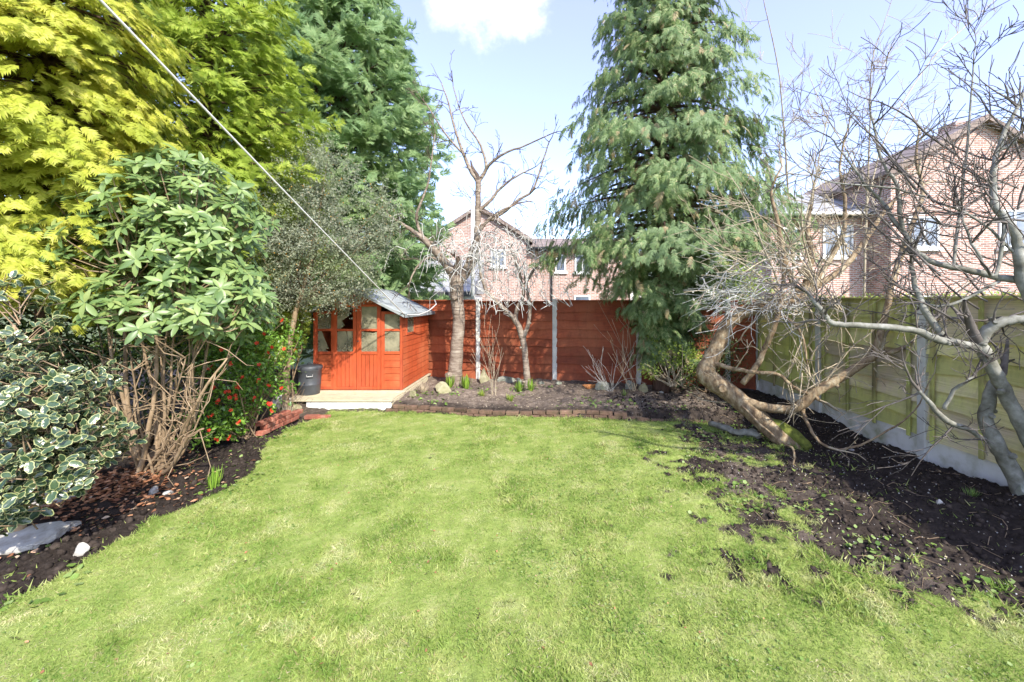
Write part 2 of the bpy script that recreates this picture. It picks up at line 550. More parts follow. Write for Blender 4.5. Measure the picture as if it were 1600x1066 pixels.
M['holly_rim'] = leaf_mat('holly leaf cream margin', [(0, (.26, .29, .11)), (1, (.42, .43, .21))], .35, .2, spec=.5)
M['japonica_leaf'] = leaf_mat('bright shrub leaf', [(0, (.07, .15, .02)), (.5, (.13, .25, .03)), (1, (.22, .36, .05))], .35, .3, spec=.5)
M['flower_red'] = leaf_mat('red flower', [(0, (.55, .02, .01)), (1, (.75, .07, .03))], .5, .2)
M['grey_leaf'] = leaf_mat('grey green small leaf', [(0, (.24, .27, .18)), (.5, (.32, .35, .25)), (.85, (.40, .42, .32)), (1, (.50, .42, .28))], .8, .5, (.30, .35, .19), 1.8)
M['orange_berry'] = leaf_mat('orange berry', [(0, (.55, .24, .03)), (1, (.7, .36, .06))], .5, .1)
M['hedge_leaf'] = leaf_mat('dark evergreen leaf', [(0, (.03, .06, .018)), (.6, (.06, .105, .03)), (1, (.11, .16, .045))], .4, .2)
M['lime_shrub'] = leaf_mat('fresh green shrub leaf', [(0, (.16, .25, .03)), (.5, (.26, .36, .05)), (1, (.40, .46, .10))], .5, .35)
M['dead_leaf'] = leaf_mat('fallen brown leaf', [(0, (.18, .075, .04)), (.5, (.38, .17, .08)), (.85, (.50, .26, .14)), (1, (.55, .42, .30))], .7, .15)
M['weed'] = leaf_mat('weed leaf', [(0, (.10, .18, .03)), (.6, (.19, .29, .06)), (1, (.30, .38, .14))], .5, .25)
M['daffodil'] = leaf_mat('daffodil blade', [(0, (.14, .27, .03)), (1, (.30, .44, .06))], .45, .3)
M['straw'] = leaf_mat('dry straw', [(0, (.36, .29, .19)), (1, (.58, .50, .36))], .8, .2)

# grass: patches of yellow green and deeper green, a few straw blades
m, nt, b = new_mat('lawn grass blade')
pn = noise(nt, position(nt), 2.6, 5, .62)
pn2 = noise(nt, position(nt), 6, 4, .6)
cA = ramp(nt, pn, [(.36, (.195, .30, .058)), (.46, (.315, .415, .095)), (.54, (.44, .50, .155)), (.62, (.58, .58, .28))])
cB = ramp(nt, pn2, [(.33, (.62, .78, .6)), (.55, (1, 1, 1)), (.72, (1.35, 1.18, 1.5))])
cC = mixc(nt, .7, cA, cB, 'MULTIPLY')
rp = rnd_piece(nt)
cD = mixc(nt, ramp(nt, rp, [(.86, (0, 0, 0)), (.92, (1, 1, 1))]), cC, (.40, .36, .16))
cE = mixc(nt, ramp(nt, rp, [(0, (1, 1, 1)), (.14, (0, 0, 0))]), cD, (.12, .20, .025))
nt.links.new(cE, b.inputs['Base Color'])
b.inputs['Roughness'].default_value = .6; b.inputs['Specular IOR Level'].default_value = .25
t = N(nt, 'ShaderNodeBsdfTranslucent'); nt.links.new(cE, t.inputs['Color'])
mx = N(nt, 'ShaderNodeMixShader'); mx.inputs[0].default_value = .45
nt.links.new(b.outputs[0], mx.inputs[1]); nt.links.new(t.outputs[0], mx.inputs[2])
nt.links.new(mx.outputs[0], nt.nodes['Material Output'].inputs['Surface'])
M['grass'] = m

# garden ground: turf thatch or bare soil, chosen by the 'soil' value of the sheet
m, nt, b = new_mat('turf and soil')
at_ = N(nt, 'ShaderNodeAttribute'); at_.attribute_name = 'soil'
dry = N(nt, 'ShaderNodeAttribute'); dry.attribute_name = 'dry'
tf_ = noise(nt, position(nt), 5, 6, .65)
turf = ramp(nt, tf_, [(.3, (.15, .205, .045)), (.5, (.235, .295, .07)), (.7, (.34, .36, .13))])
sf = noise(nt, position(nt), 16, 8, .7)
soil_c = ramp(nt, sf, [(.3, (.014, .010, .008)), (.55, (.034, .026, .021)), (.78, (.075, .058, .046))])
soil_d = ramp(nt, sf, [(.3, (.10, .075, .056)), (.55, (.21, .165, .13)), (.78, (.36, .30, .24))])
soil_m = mixc(nt, dry.outputs['Fac'], soil_c, soil_d)
sm_ = N(nt, 'ShaderNodeMath', operation='MULTIPLY_ADD')
nt.links.new(noise(nt, position(nt), 22, 5, .7), sm_.inputs[0]); sm_.inputs[1].default_value = .5
nt.links.new(at_.outputs['Fac'], sm_.inputs[2])
fac = ramp(nt, sm_.outputs[0], [(.58, (0, 0, 0)), (.76, (1, 1, 1))])
nt.links.new(mixc(nt, fac, turf, soil_m), b.inputs['Base Color'])
b.inputs['Roughness'].default_value = .95; b.inputs['Specular IOR Level'].default_value = .15
bump(nt, b, sf, .8, .03)
M['ground'] = m

# ------------------------------------------------------------------ ground
XLy = [0, 2.0, 2.6, 3.1, 3.76, 4.0, 4.5, 5.1, 5.8, 6.5, 7.3, 12]
XLx = [-3.45, -3.45, -3.47, -3.5, -3.62, -3.44, -3.35, -3.5, -3.9, -4.0, -3.9, -3.9]
XRy = [0, 2.0, 2.56, 2.78, 3.1, 4.0, 4.74, 5.5, 6.3, 6.9, 7.4, 12]
XRx = [3.9, 3.6, 3.3, 2.95, 2.3, 1.95, 2.05, 2.3, 2.45, 2.6, 2.7, 2.7]


def bed_edge(x):
    return 7.42 - .115 * (np.asarray(x) + 2.79)


def sstep(a, b, x):
    t = np.clip((x - a) / (b - a), 0, 1)
    return t * t * (3 - 2 * t)


def soil_mask(x, y):
    x = np.asarray(x, float); y = np.asarray(y, float)
    nz = fbm(x * 2.2, y * 2.2, 3, 4) - .5
    nz2 = fbm(x * 7, y * 7, 9, 3) - .5
    left = sstep(.06, -.06, x - np.interp(y, XLy, XLx) + nz * .25 + nz2 * .12)
    xr = x - np.interp(y, XRy, XRx)
    right = sstep(-1.15, .85, xr + nz * 2.6 + nz2 * 2.6)
    rear = sstep(-.03, .03, y - bed_edge(x) + 0 * x)
    rear2 = sstep(-.25, .0, y - bed_edge(x) + nz2 * .3) * .55
    bare = sstep(.27, .36, nz2 + nz * .25) * .5
    front = sstep(2.3, 1.7, y) * 0
    return np.maximum.reduce([left, right, rear, rear2, bare])


def height(x, y):
    x = np.asarray(x, float); y = np.asarray(y, float)
    s = soil_mask(x, y)
    lump = (fbm(x * 3.1, y * 3.1, 21, 4) - .5) * .15 + (fbm(x * 11, y * 11, 31, 3) - .5) * .07 + (vnoise(x * 19, y * 19, 61) - .5) * .018
    z = (fbm(x * .9, y * .9, 41, 3) - .5) * .05 * sstep(0, 1, 1 - s) + s * (lump - .02)
    left = sstep(0, 1.2, np.interp(y, XLy, XLx) - x)
    z = z + left * .10
    d = np.clip((x - np.interp(y, XRy, XRx)) / 2.0, 0, 1)
    z = z + d * d * (.06 + .16 * sstep(5.2, 3.6, y)) * (y < 8.5)
    z = z + sstep(-.01, .12, y - bed_edge(x)) * (.115 - np.clip(d, 0, 1) * .06) * (x > -2.9)
    z = z + sstep(7.2, 7.9, y) * .10 * (x <= -2.9)
    return z


gx = np.concatenate([np.linspace(-14, -7, 24, endpoint=False), np.linspace(-7, 4.9, 330)])
gy = np.concatenate([np.linspace(-3, 1.6, 20, endpoint=False), np.linspace(1.6, 10.8, 256)])
GX, GY = np.meshgrid(gx, gy)
GZ = height(GX, GY)
nx, ny = len(gx), len(gy)
idx = np.arange(nx * ny).reshape(ny, nx)
quads = np.stack([idx[:-1, :-1], idx[:-1, 1:], idx[1:, 1:], idx[1:, :-1]], -1).reshape(-1, 4)
me = np_mesh('lawn', np.stack([GX, GY, GZ], -1).reshape(-1, 3), quads, True)
a1 = me.attributes.new('soil', 'FLOAT', 'POINT'); a1.data.foreach_set('value', soil_mask(GX, GY).ravel().astype(np.float32))
dryv = sstep(0, .5, GY - bed_edge(GX)) * (.8 + .7 * (fbm(GX * 1.3, GY * 1.3, 77, 3) - .5)) * sstep(4.6, 2.0, GX)
dryv = np.maximum(dryv, .55 * sstep(3.5, 2.3, GX) * (GX > .5) * sstep(.3, .7, fbm(GX * 2, GY * 2, 5, 3)))
dryv = np.maximum(dryv, .30 * sstep(6.2, 7.0, GY) * (GX < -2.8))
a2 = me.attributes.new('dry', 'FLOAT', 'POINT'); a2.data.foreach_set('value', dryv.ravel().astype(np.float32))
lawn = put('lawn', me, None, M['ground'])
tag(lawn, kind='structure', label='mown lawn with bare dark soil borders round it')
mb = MB()
mb.add([(-900, -900, -.3), (900, -900, -.3), (900, 1500, -.3), (-900, 1500, -.3)], [(0, 1, 2, 3)])
far = mb.build('ground', rough_mat('far garden ground', [(.3, (.07, .10, .03)), (.7, (.14, .16, .06))], .3, .95, .2, .05))
tag(far, kind='structure')

# grass blades
nb = 560000
u = rng.random(nb)
yy = 1.7 + (7.6 - 1.7) * u ** 1.55
xx = rng.uniform(-4.3, 3.9, nb)
ok = (xx > -1.42 * yy - .2) & (xx < 1.25 * yy + .2)
xx, yy = xx[ok], yy[ok]
sm = soil_mask(xx, yy)
keep = rng.random(len(xx)) > np.clip((sm - .22) / .58, 0, .985)
keep &= yy < bed_edge(xx) + .02
xx, yy, sm = xx[keep], yy[keep], sm[keep]
zz = height(xx, yy)
n = len(xx)
tall = fbm(xx * 2.5, yy * 2.5, 55, 3)
L = rng.uniform(.012, .034, n) * (.62 + 1.7 * tall ** 2) * (1 + .5 * (rng.random(n) < .03)) * np.where(sm > .25, 1.5, 1.0)
az = rng.uniform(0, 2 * math.pi, n)
lean = rng.uniform(.45, 1.4, n)
D = np.stack([np.cos(az) * np.sin(lean), np.sin(az) * np.sin(lean), np.cos(lean)], -1)
U = rng.normal(size=(n, 3))
tv = [(-.095, 0, 0), (.095, 0, 0), (.0, 1, .0)]
me = inst_mesh('grass', tv, [(0, 1, 2)], np.stack([xx, yy, zz - .002], -1), frames(D, U), L)
grass = put('grass', me, None, M['grass'])
tag(grass, 'short yellow green lawn grass with worn patches', 'grass', kind='stuff')

# ------------------------------------------------------------------ fences
PROTO = {}


def board_mesh(key, L, H, seed, wav=.02, th=.018, seg=9):
    """a waney edged board: wavy lower edge, lower edge kicked out over the board below; x along, y towards viewer is minus"""
    if key in PROTO: return PROTO[key]
    r = random.Random(seed)
    ph = [r.uniform(0, 6.28) for _ in range(4)]
    vs, fs = [], []
    for i in range(seg + 1):
        t = i / seg; x = t * L
        w = wav * (math.sin(t * 5 + ph[0]) * .6 + math.sin(t * 11 + ph[1]) * .35 + math.sin(t * 23 + ph[2]) * .2)
        kick = .05 + .008 * math.sin(t * 7 + ph[3])
        vs += [(x, -kick, -.018 + w), (x, -.004, H), (x, -.004 + th, H), (x, -kick + th, -.018 + w)]
    for i in range(seg):
        a = i * 4; b_ = a + 4
        for k in range(4):
            k2 = (k + 1) % 4
            fs.append((a + k, b_ + k, b_ + k2, a + k2))
    fs += [(0, 1, 2, 3), tuple(reversed([seg * 4 + k for k in range(4)]))]
    me = bpy.data.meshes.new('board'); me.from_pydata(vs, [], fs); me.update()
    PROTO[key] = me
    return me


def fence_panel(fence, a, b, z0, z1, nboard, mat, key, battens=(), side=1, batten_mat=None, cap=True, pw=.05):
    """one panel between posts a and b (2D), boards facing the garden"""
    a = Vector(a); b = Vector(b); d = (b - a); Ltot = d.length; d.normalize()
    ang = math.atan2(d.y, d.x)
    L = Ltot - 2 * pw
    o0 = a + d * pw
    mb = MB()
    T = Matrix.Translation((o0.x, o0.y, 0)) @ Matrix.Rotation(ang, 4, 'Z')
    mb.box((0, .022, z0), (.04, .05, z1), 0, T); mb.box((L - .04, .022, z0), (L, .05, z1), 0, T)
    for k in (.33, .66):
        mb.box((L * k - .02, .022, z0), (L * k + .02, .05, z1), 0, T)
    if cap:
        mb.box((0, -.082, z1 + .024), (L, .052, z1 + .046), 0, T)
    pan = mb.build('fence_panel', batten_mat or mat, fence)
    bh = (z1 - z0) / nboard
    for i in range(nboard):
        me = board_mesh((key, round(L, 2), i % 5), L, bh + .055, i % 5 + seed_of(key) % 7, wav=.02)
        if not me.materials: me.materials.append(mat)
        o = bpy.data.objects.new('board', me); link(o, pan)
        o.location = Vector((o0.x, o0.y, z0 + i * bh)) - wloc(pan)
        o.rotation_euler = (random.uniform(-.006, .006), random.uniform(-.006, .006), ang)
    for t in battens:
        mb = MB(); w = .021
        mb.box((L * t - w, -.09, z0 + random.uniform(-.05, .0)), (L * t + w, -.064, z1), 0, T, bev=.003)
        mb.build('batten', batten_mat or mat, pan)
    return pan


def post(fence, p, z0, z1, w=.055, mat='concrete'):
    mb = MB()
    mb.box((p[0] - w, p[1] - w * 1.0, z0), (p[0] + w, p[1] + w, z1), bev=.012)
    return mb.build('post', M[mat], fence)


# rear fence, stained red
RF = [(-7.3, 11.1), (-5.4, 10.75), (-3.5, 10.42), (-1.62, 10.1), (.255, 9.8), (2.17, 9.4), (4.05, 9.05)]
rear = thing('fence', 'red stained overlap fence with concrete posts across the back of the garden', 'fence', (0, 10, 0))
for i in range(1, len(RF) - 1):
    if i >= 1:
        fence_panel(rear, RF[i], RF[i + 1], .10, 1.965 - (.02 if i % 2 else 0), 9, M['red_wood'], 'red', cap=True)
for p in RF[1:]:
    post(rear, p, -.2, 2.04)
fence_panel(rear, RF[-1], (4.66, 8.93), .10, 1.95, 9, M['red_wood'], 'red')

# right fence, weathered green
right = thing('fence', 'algae green timber fence with concrete posts and gravel boards along the right', 'fence', (4.7, 5, 0))
FX = 4.7
PY = [8.98, 6.95, 5.04, 3.11, 1.18]
for i in range(len(PY) - 1):
    far_p = i == 0
    fence_panel(right, (FX, PY[i]), (FX, PY[i + 1]), .335, 2.0, 8, M['algae_wood' if far_p else 'green_wood'], 'grn%d' % i,
                battens=(.06, .36, .64, .94), batten_mat=M['batten'], cap=True)
    mb = MB()
    mb.box((FX - .028, PY[i + 1] + .05, -.25), (FX + .028, PY[i] - .05, .335), bev=.006)
    mb.build('gravel_board', M['concrete_moss'], right)
for y in PY:
    post(right, (FX - .012, y), -.3, 2.06, .058)

# ------------------------------------------------------------------ summerhouse
SX0, SX1, SY0, SY1, SZ = -4.67, -2.88, 8.30, 10.2, .19
shed = thing('summerhouse', 'small orange red timber summerhouse with broken panes and grey felt roof', 'shed', (-3.78, 9.2, SZ))
EZ = 1.765          # eave height
RZ = 2.22           # ridge height
XC = (SX0 + SX1) / 2


def roofz(x):
    return RZ - (RZ - EZ) * abs(x - XC) / ((SX1 - SX0) / 2)


mb = MB()
mb.box((SX0, SY0 + .03, SZ), (SX1, SY1, SZ + .05))
mb.build('floor', M['shed_inside'], shed)
# right wall with shiplap boards
w = MB(); w.box((SX1 - .045, SY0 + .05, SZ + .05), (SX1 - .02, SY1, EZ - .01)); side = w.build('side_wall', M['shed_inside'], shed)
nbd = 13; bh = (EZ - SZ - .02) / nbd
wy0, wy1, wz0, wz1 = 8.55, 9.1, 1.28, 1.71
for i in range(nbd):
    z0 = SZ + .01 + i * bh; z1 = z0 + bh - .007
    spans = [(SY0 + .05, SY1)]
    if z1 > wz0 and z0 < wz1: spans = [(SY0 + .05, wy0 - .005), (wy1 + .005, SY1)]
    for (ya, yb) in spans:
        b_ = MB(); b_.prism([(SX1 - .018, ya, z0), (SX1 + .008, ya, z0), (SX1 + .002, ya, z1 - .012), (SX1 - .006, ya, z1), (SX1 - .018, ya, z1)], (0, yb - ya, 0))
        b_.build('board', M['shed_wood'], side)
w = MB()
w.box((SX1 - .05, wy0, wz0), (SX1 + .018, wy0 + .045, wz1)); w.box((SX1 - .05, wy1 - .045, wz0), (SX1 + .018, wy1, wz1))
w.box((SX1 - .05, wy0 + .045, wz0), (SX1 + .018, wy1 - .045, wz0 + .045)); w.box((SX1 - .05, wy0 + .045, wz1 - .045), (SX1 + .018, wy1 - .045, wz1))
sw = w.build('side_window', M['shed_wood_v'], shed)
w = MB(); w.box((SX1 - .006, wy0 + .045, wz0 + .045), (SX1 - .001, wy1 - .045, wz1 - .045)); w.build('pane', M['pane'], sw)
# left and back walls
w = MB(); w.box((SX0, SY0 + .05, SZ + .05), (SX0 + .03, SY1, EZ)); w.build('side_wall', M['shed_wood'], shed)
w = MB(); w.prism([(SX0, SY1 - .03, SZ), (SX1, SY1 - .03, SZ), (SX1, SY1 - .03, EZ), (XC, SY1 - .03, RZ), (SX0, SY1 - .03, EZ)], (0, .03, 0)); w.build('back_wall', M['shed_inside'], shed)
# corner trims
for x in (SX0, SX1 - .035):
    w = MB(); w.box((x - .004, SY0 - .004, SZ), (x + .043, SY0 + .049, EZ - .01), bev=.003); w.build('corner_post', M['shed_wood_v'], shed)


def spx(px): return (px - 850) * SY0 / F
def spz(py): return CAM_H - (py - 470) * SY0 / F


def window_unit(name, x0, x1, panes, lower, z_low, ztop, door, seed):
    """frame with panes over a boarded lower half; front face at SY0"""
    yf = SY0 + .004 if not door else SY0 - .012
    th = .045
    px0, px1 = panes
    (lz0, lz1), (uz0, uz1) = lower
    top0 = min(ztop, roofz(x0) - .02); top1 = min(ztop, roofz(x1) - .02)
    fr = MB()
    fr.prism([(x0, yf, SZ + .01), (px0, yf, SZ + .01), (px0, yf, min(ztop, roofz(px0) - .02)), (x0, yf, top0)], (0, th, 0))
    fr.prism([(px1, yf, SZ + .01), (x1, yf, SZ + .01), (x1, yf, top1), (px1, yf, min(ztop, roofz(px1) - .02))], (0, th, 0))
    fr.box((px0, yf - .004, lz0 - .055), (px1, yf + th, lz0))            # sill rail
    fr.box((px0, yf + .002, lz1), (px1, yf + th - .002, uz0))            # glazing bar
    ta, tb = min(ztop, roofz(px0) - .02), min(ztop, roofz(px1) - .02)
    ca, cb = min(uz1, ta - .04), min(uz1, tb - .04)
    fr.prism([(px0, yf + .001, ca), (px1, yf + .001, cb), (px1, yf + .001, tb), (px0, yf + .001, ta)], (0, th - .002, 0))
    fr.box((px0, yf + .001, SZ + .01), (px1, yf + th, SZ + .07))
    f = fr.build(name, M['shed_wood_v'], shed)
    bz0, bz1 = SZ + .07, lz0 - .056
    if door:
        k = 4; ww = (px1 - px0) / k
        for i in range(k):
            b_ = MB(); b_.box((px0 + i * ww + .004, yf + .010, bz0), (px0 + (i + 1) * ww - .004, yf + .03, bz1), bev=.003)
            b_.build('board', M['shed_wood_v'], f)
    else:
        k = 5; hh = (bz1 - bz0) / k
        for i in range(k):
            z0 = bz0 + i * hh; z1 = z0 + hh - .006
            b_ = MB(); b_.prism([(px0, yf + .03, z0), (px0, yf + .002, z0), (px0, yf + .008, z1 - .01), (px0, yf + .016, z1), (px0, yf + .03, z1)], (px1 - px0, 0, 0))
            b_.build('board', M['shed_wood'], f)
    return f, yf + .022, (px0, px1), (lz0, lz1), (uz0, ca, cb)


def pane(f, poly, y):
    mb = MB(); mb.prism([(x, y, z) for x, z in poly], (0, .004, 0)); return mb.build('pane', M['pane'], f)


zl0, zl1, zu0 = spz(549.5), spz(517.5), spz(514)
units = [('fixed_window', spx(492.5), spx(519.5), (spx(495.5), spx(517)), False, 1.78),
         ('door', spx(520), spx(557), (spx(526.5), spx(552)), True, 1.93),
         ('door', spx(557.8), spx(595), (spx(564.5), spx(589.5)), True, 1.93),
         ('fixed_window', spx(595.5), spx(626), (spx(600.5), spx(624.5)), False, 1.78)]
for i, (nm, x0, x1, pp, dr, zt) in enumerate(units):
    ztop = zt
    f, y, (a0, a1_), (l0, l1), (u0, ca, cb) = window_unit(nm, x0, x1, pp, ((zl0, zl1), (zu0, zt - .05)), None, ztop, dr, i)
    W = a1_ - a0
    if i == 0:   # broken lower pane: jagged piece left on the left side
        pane(f, [(a0, l0), (a0 + W * .75, l0), (a0 + W * .55, l0 + .06), (a0 + W * .8, l0 + .05), (a0 + W * .45, l1 - .12), (a0 + W * .28, l1), (a0, l1)], y)
        pane(f, [(a0, u0), (a1_, u0), (a1_, cb), (a0, ca)], y)
        f['label'] = 'fixed window with broken lower pane'
    elif i == 1:  # upper pane smashed, shards left on the left; lower pane cracked
        pane(f, [(a0, l0), (a0 + W * .60, l0), (a0 + W * .64, l0 + .18), (a0 + W * .56, l1), (a0, l1)], y)
        pane(f, [(a0 + W * .63, l0), (a1_, l0), (a1_, l1), (a0 + W * .59, l1), (a0 + W * .67, l0 + .18)], y)
        pane(f, [(a0, u0), (a0 + W * .2, u0), (a0 + W * .45, u0 + .07), (a0 + W * .28, u0 + .16), (a0 + W * .7, u0 + .26), (a0 + W * .8, cb), (a0, ca)], y)
        f['label'] = 'left door leaf with smashed upper pane'
    elif i == 2:
        pane(f, [(a0, l0), (a1_, l0), (a1_, l1 - .015), (a0 + W * .7, l1 - .04), (a0 + W * .25, l1 - .02), (a0, l1)], y)
        pane(f, [(a0, u0), (a1_, u0), (a1_, cb), (a0, ca)], y)
        mb = MB(); mb.tube([(x0 + .03, SY0 - .012, 1.18), (x0 + .03, SY0 - .03, 1.18)], .014, 8); mb.build('knob', M['gutter'], f)
    else:
        pane(f, [(a0, l0), (a1_, l0), (a1_, l1), (a0, l1)], y)
        pane(f, [(a0, u0), (a1_, u0), (a1_, cb), (a0, ca)], y)
# gable boarding over the doors
gz = 1.785
w = MB(); xa = spx(520)
xs = [SX0 + .04, xa, spx(595), SX1 - .04]
w.prism([(xa, SY0 + .006, 1.935), (spx(595), SY0 + .006, 1.935), (spx(595), SY0 + .006, roofz(spx(595)) - .015), (XC, SY0 + .006, RZ - .015), (xa, SY0 + .006, roofz(xa) - .015)], (0, .03, 0))
w.build('gable_board', M['shed_wood'], shed)
# roof: two felted slopes with a slight sag, and fascias
for s in (-1, 1):
    n1, n2 = 8, 8
    vs, fs = [], []
    RY0, RY1 = SY0 - .24, SY1 + .12
    for i in range(n1 + 1):
        t = i / n1
        for j in range(n2 + 1):
            q = j / n2
            x = XC + s * ((SX1 - SX0) / 2 + .14) * t
            z = RZ + .045 - (RZ - EZ) * t * 1.156 - .035 * math.sin(math.pi * t) + .012 * math.sin(q * 9 + i) * t
            y = RY0 + (RY1 - RY0) * q
            vs.append((x, y, z))
    nn = len(vs)
    vs += [(x, y, z - .022) for x, y, z in vs]
    st = n2 + 1
    for i in range(n1):
        for j in range(n2):
            a = i * st + j
            fs.append((a, a + 1, a + st + 1, a + st)); fs.append((nn + a, nn + a + st, nn + a + st + 1, nn + a + 1))
    rim = [i * st for i in range(n1 + 1)] + [n1 * st + j for j in range(1, n2 + 1)] + [i * st + n2 for i in range(n1 - 1, -1, -1)] + [j for j in range(n2 - 1, 0, -1)]
    for a, b_ in zip(rim, rim[1:] + rim[:1]):
        fs.append((a, b_, nn + b_, nn + a))
    mb = MB(); mb.add(vs, fs, 0, True)
    rf = mb.build('roof', M['felt'], shed)
    xe = XC + s * ((SX1 - SX0) / 2 + .142)
    mb = MB()
    ze = RZ + .045 - (RZ - EZ) * 1.156
    mb.box((min(xe, xe + s * .008), RY0 + .01, ze - .075), (max(xe, xe + s * .008), RY1 - .01, ze + .004))
    mb.build('felt_edge', M['felt'], rf)
    mb = MB()
    mb.prism([(XC + s * .005, RY0 - .014, RZ + .02), (xe - s * .01, RY0 - .014, ze - .024), (xe - s * .01, RY0 - .014, ze - .07), (XC + s * .005, RY0 - .014, RZ - .03)], (0, .012, 0))
    mb.build('barge_board', M['felt'], rf)
    for q in (.33, .66):   # overlapping felt joints
        mb = MB(); y = RY0 + (RY1 - RY0) * q
        pts = [(XC + s * ((SX1 - SX0) / 2 + .13) * t, y, RZ + .049 - (RZ - EZ) * t * 1.156 - .035 * math.sin(math.pi * t) + .004) for t in [k / 8 for k in range(9)]]
        mb.tube(pts, .008, 4); mb.build('felt_joint', M['felt'], rf)

# deck in front of the shed
deck = thing('deck', 'low pale timber deck with white painted front under the summerhouse', 'deck', (-3.6, 7.9, 0))
DY0 = 7.47
kx = [-4.75, -2.80]
npl = 7
for i in range(npl):
    y0 = DY0 + i * (SY0 - DY0) / npl
    mb = MB(); mb.box((kx[0], y0 + .003, SZ - .035), (kx[1] + random.uniform(-.03, .03), y0 + (SY0 - DY0) / npl - .003, SZ - .004), bev=.004)
    mb.build('plank', M['deck'], deck)
mb = MB(); mb.box((kx[0], SY0, SZ - .034), (SX1 + .06, SY1 + .02, SZ - .006)); mb.build('base_board', M['deck'], deck)
mb = MB(); mb.box((-4.35, DY0 + .03, -.1), (kx[1] + .0, DY0 + .06, SZ - .045)); mb.build('front_board', M['white_board'], deck)
mb = MB(); mb.box((kx[1] - .03, DY0 + .06, -.1), (kx[1], SY0 + 1.6, SZ - .04)); mb.build('edge_board', M['deck'], deck)

# bin
bx, by, bz = -4.56, 7.98, SZ - .003
dbin = thing('dustbin', 'dark grey dustbin with lid and handles beside the summerhouse', 'bin', (bx, by, bz))


def lathe(name, prof, loc, mat, parent, sides=28, sub=None):
    mb = MB()
    vs, fs = [], []
    for (r, z) in prof:
        for k in range(sides):
            a = 2 * math.pi * k / sides
            vs.append((loc[0] + r * math.cos(a), loc[1] + r * math.sin(a), loc[2] + z))
    for i in range(len(prof) - 1):
        for k in range(sides):
            k2 = (k + 1) % sides
            fs.append((i * sides + k, i * sides + k2, (i + 1) * sides + k2, (i + 1) * sides + k))
    mb.add(vs, fs, 0, True)
    mb.add(vs[:sides], [tuple(reversed(range(sides)))]); mb.add(vs[-sides:], [tuple(range(sides))])
    return mb.build(name, mat, parent)


lathe('body', [(.165, 0), (.175, .01), (.188, .18), (.193, .19), (.193, .205), (.19, .21), (.205, .46), (.214, .47), (.214, .50), (.208, .505)], (bx, by, bz), M['bin'], dbin)
lathe('lid', [(.222, .495), (.225, .53), (.214, .548), (.15, .562), (.05, .568), (.01, .569)], (bx, by, bz), M['bin'], dbin)
for s in (-1, 1):
    ang = R(-62) if s > 0 else R(-62 + 180)
    c = Vector((bx + .2 * math.cos(ang), by + .2 * math.sin(ang), bz + .40)); t_ = Vector((-math.sin(ang), math.cos(ang), 0)); o_ = Vector((math.cos(ang), math.sin(ang), 0))
    mb = MB(); mb.tube([c - t_ * .05, c - t_ * .05 + o_ * .035 + Vector((0, 0, -.03)), c + t_ * .05 + o_ * .035 + Vector((0, 0, -.03)), c + t_ * .05], .008, 6)
    mb.build('handle', M['bin_metal'], dbin)
mb = MB(); mb.tube([(bx - .05, by, bz + .565), (bx - .04, by, bz + .60), (bx + .04, by, bz + .60), (bx + .05, by, bz + .565)], .01, 6); mb.build('handle', M['bin'], dbin)

# ------------------------------------------------------------------ brick edging
def brick_mesh(key, l=.215, w=.10, h=.065):
    if key in PROTO: return PROTO[key]
    mb = MB(); r = random.Random(seed_of(key) & 1023)
    mb.box((-l / 2, -w / 2, 0), (l / 2, w / 2, h), bev=.007)
    mb.v = [(x + r.uniform(-.004, .004), y + r.uniform(-.004, .004), z + r.uniform(-.003, .003)) for x, y, z in mb.v]
    PROTO[key] = mb.mesh('brick'); return PROTO[key]


edging = thing('brick_edging', 'long low edging of worn bricks in two courses before the back bed', 'edging', (0, 7.2, 0))
for c in range(2):
    x = -2.74 + c * .11
    while x < 2.75:
        me = brick_mesh(('edge', random.randrange(4)))
        if not me.materials: me.materials.append(M['edge_brick'])
        if not (c == 1 and (random.random() < .06 or x > 1.4)):
            o = bpy.data.objects.new('brick', me); link(o, edging)
            y = float(bed_edge(x)) + random.uniform(-.018, .018) + .05 * math.sin(x * 2.2) + c * .02
            o.location = Vector((x, y, -.04 + c * .066 + float(.014 * math.sin(x * 1.7)))) - Vector(edging.location)
            o.rotation_euler = (random.uniform(-.05, .05), random.uniform(-.05, .05), -.115 + .1 * math.cos(x * 2.2) + random.uniform(-.06, .06))
        x += .225 + random.uniform(0, .012)
edgl = thing('brick_edging', 'short red brick edging stepping beside the left border near the deck', 'edging', (-4, 6.2, 0))
pa, pb_ = Vector((-4.15, 5.95, 0)), Vector((-4.13, 7.0, 0))
for c in range(3):
    d = (pb_ - pa); n_ = int(d.length / .225)
    for i in range(n_ - (c == 2)):
        me = brick_mesh(('left', (i + c) % 3))
        if not me.materials: me.materials.append(M['edge_brick_red'])
        o = bpy.data.objects.new('brick', me); link(o, edgl)
        p = pa + d.normalized() * (.11 + i * .226 + (c % 2) * .1)
        o.location = p + Vector((random.uniform(-.006, .006), 0, -.02 + c * .07 + .05)) - Vector(edgl.location)
        o.rotation_euler = (0, 0, math.pi / 2 + random.uniform(-.04, .04))
me = brick_mesh(('left', 1)); o = bpy.data.objects.new('brick', me); link(o, edgl); o.location = Vector((-3.93, 6.93, 0.0)) - Vector(edgl.location)
o.rotation_euler = (0, 0, .1)
me = brick_mesh(('left', 2)); o = bpy.data.objects.new('brick', me); link(o, edgl); o.location = Vector((-3.75, 6.96, -.01)) - Vector(edgl.location)
o.rotation_euler = (0, 0, .05)


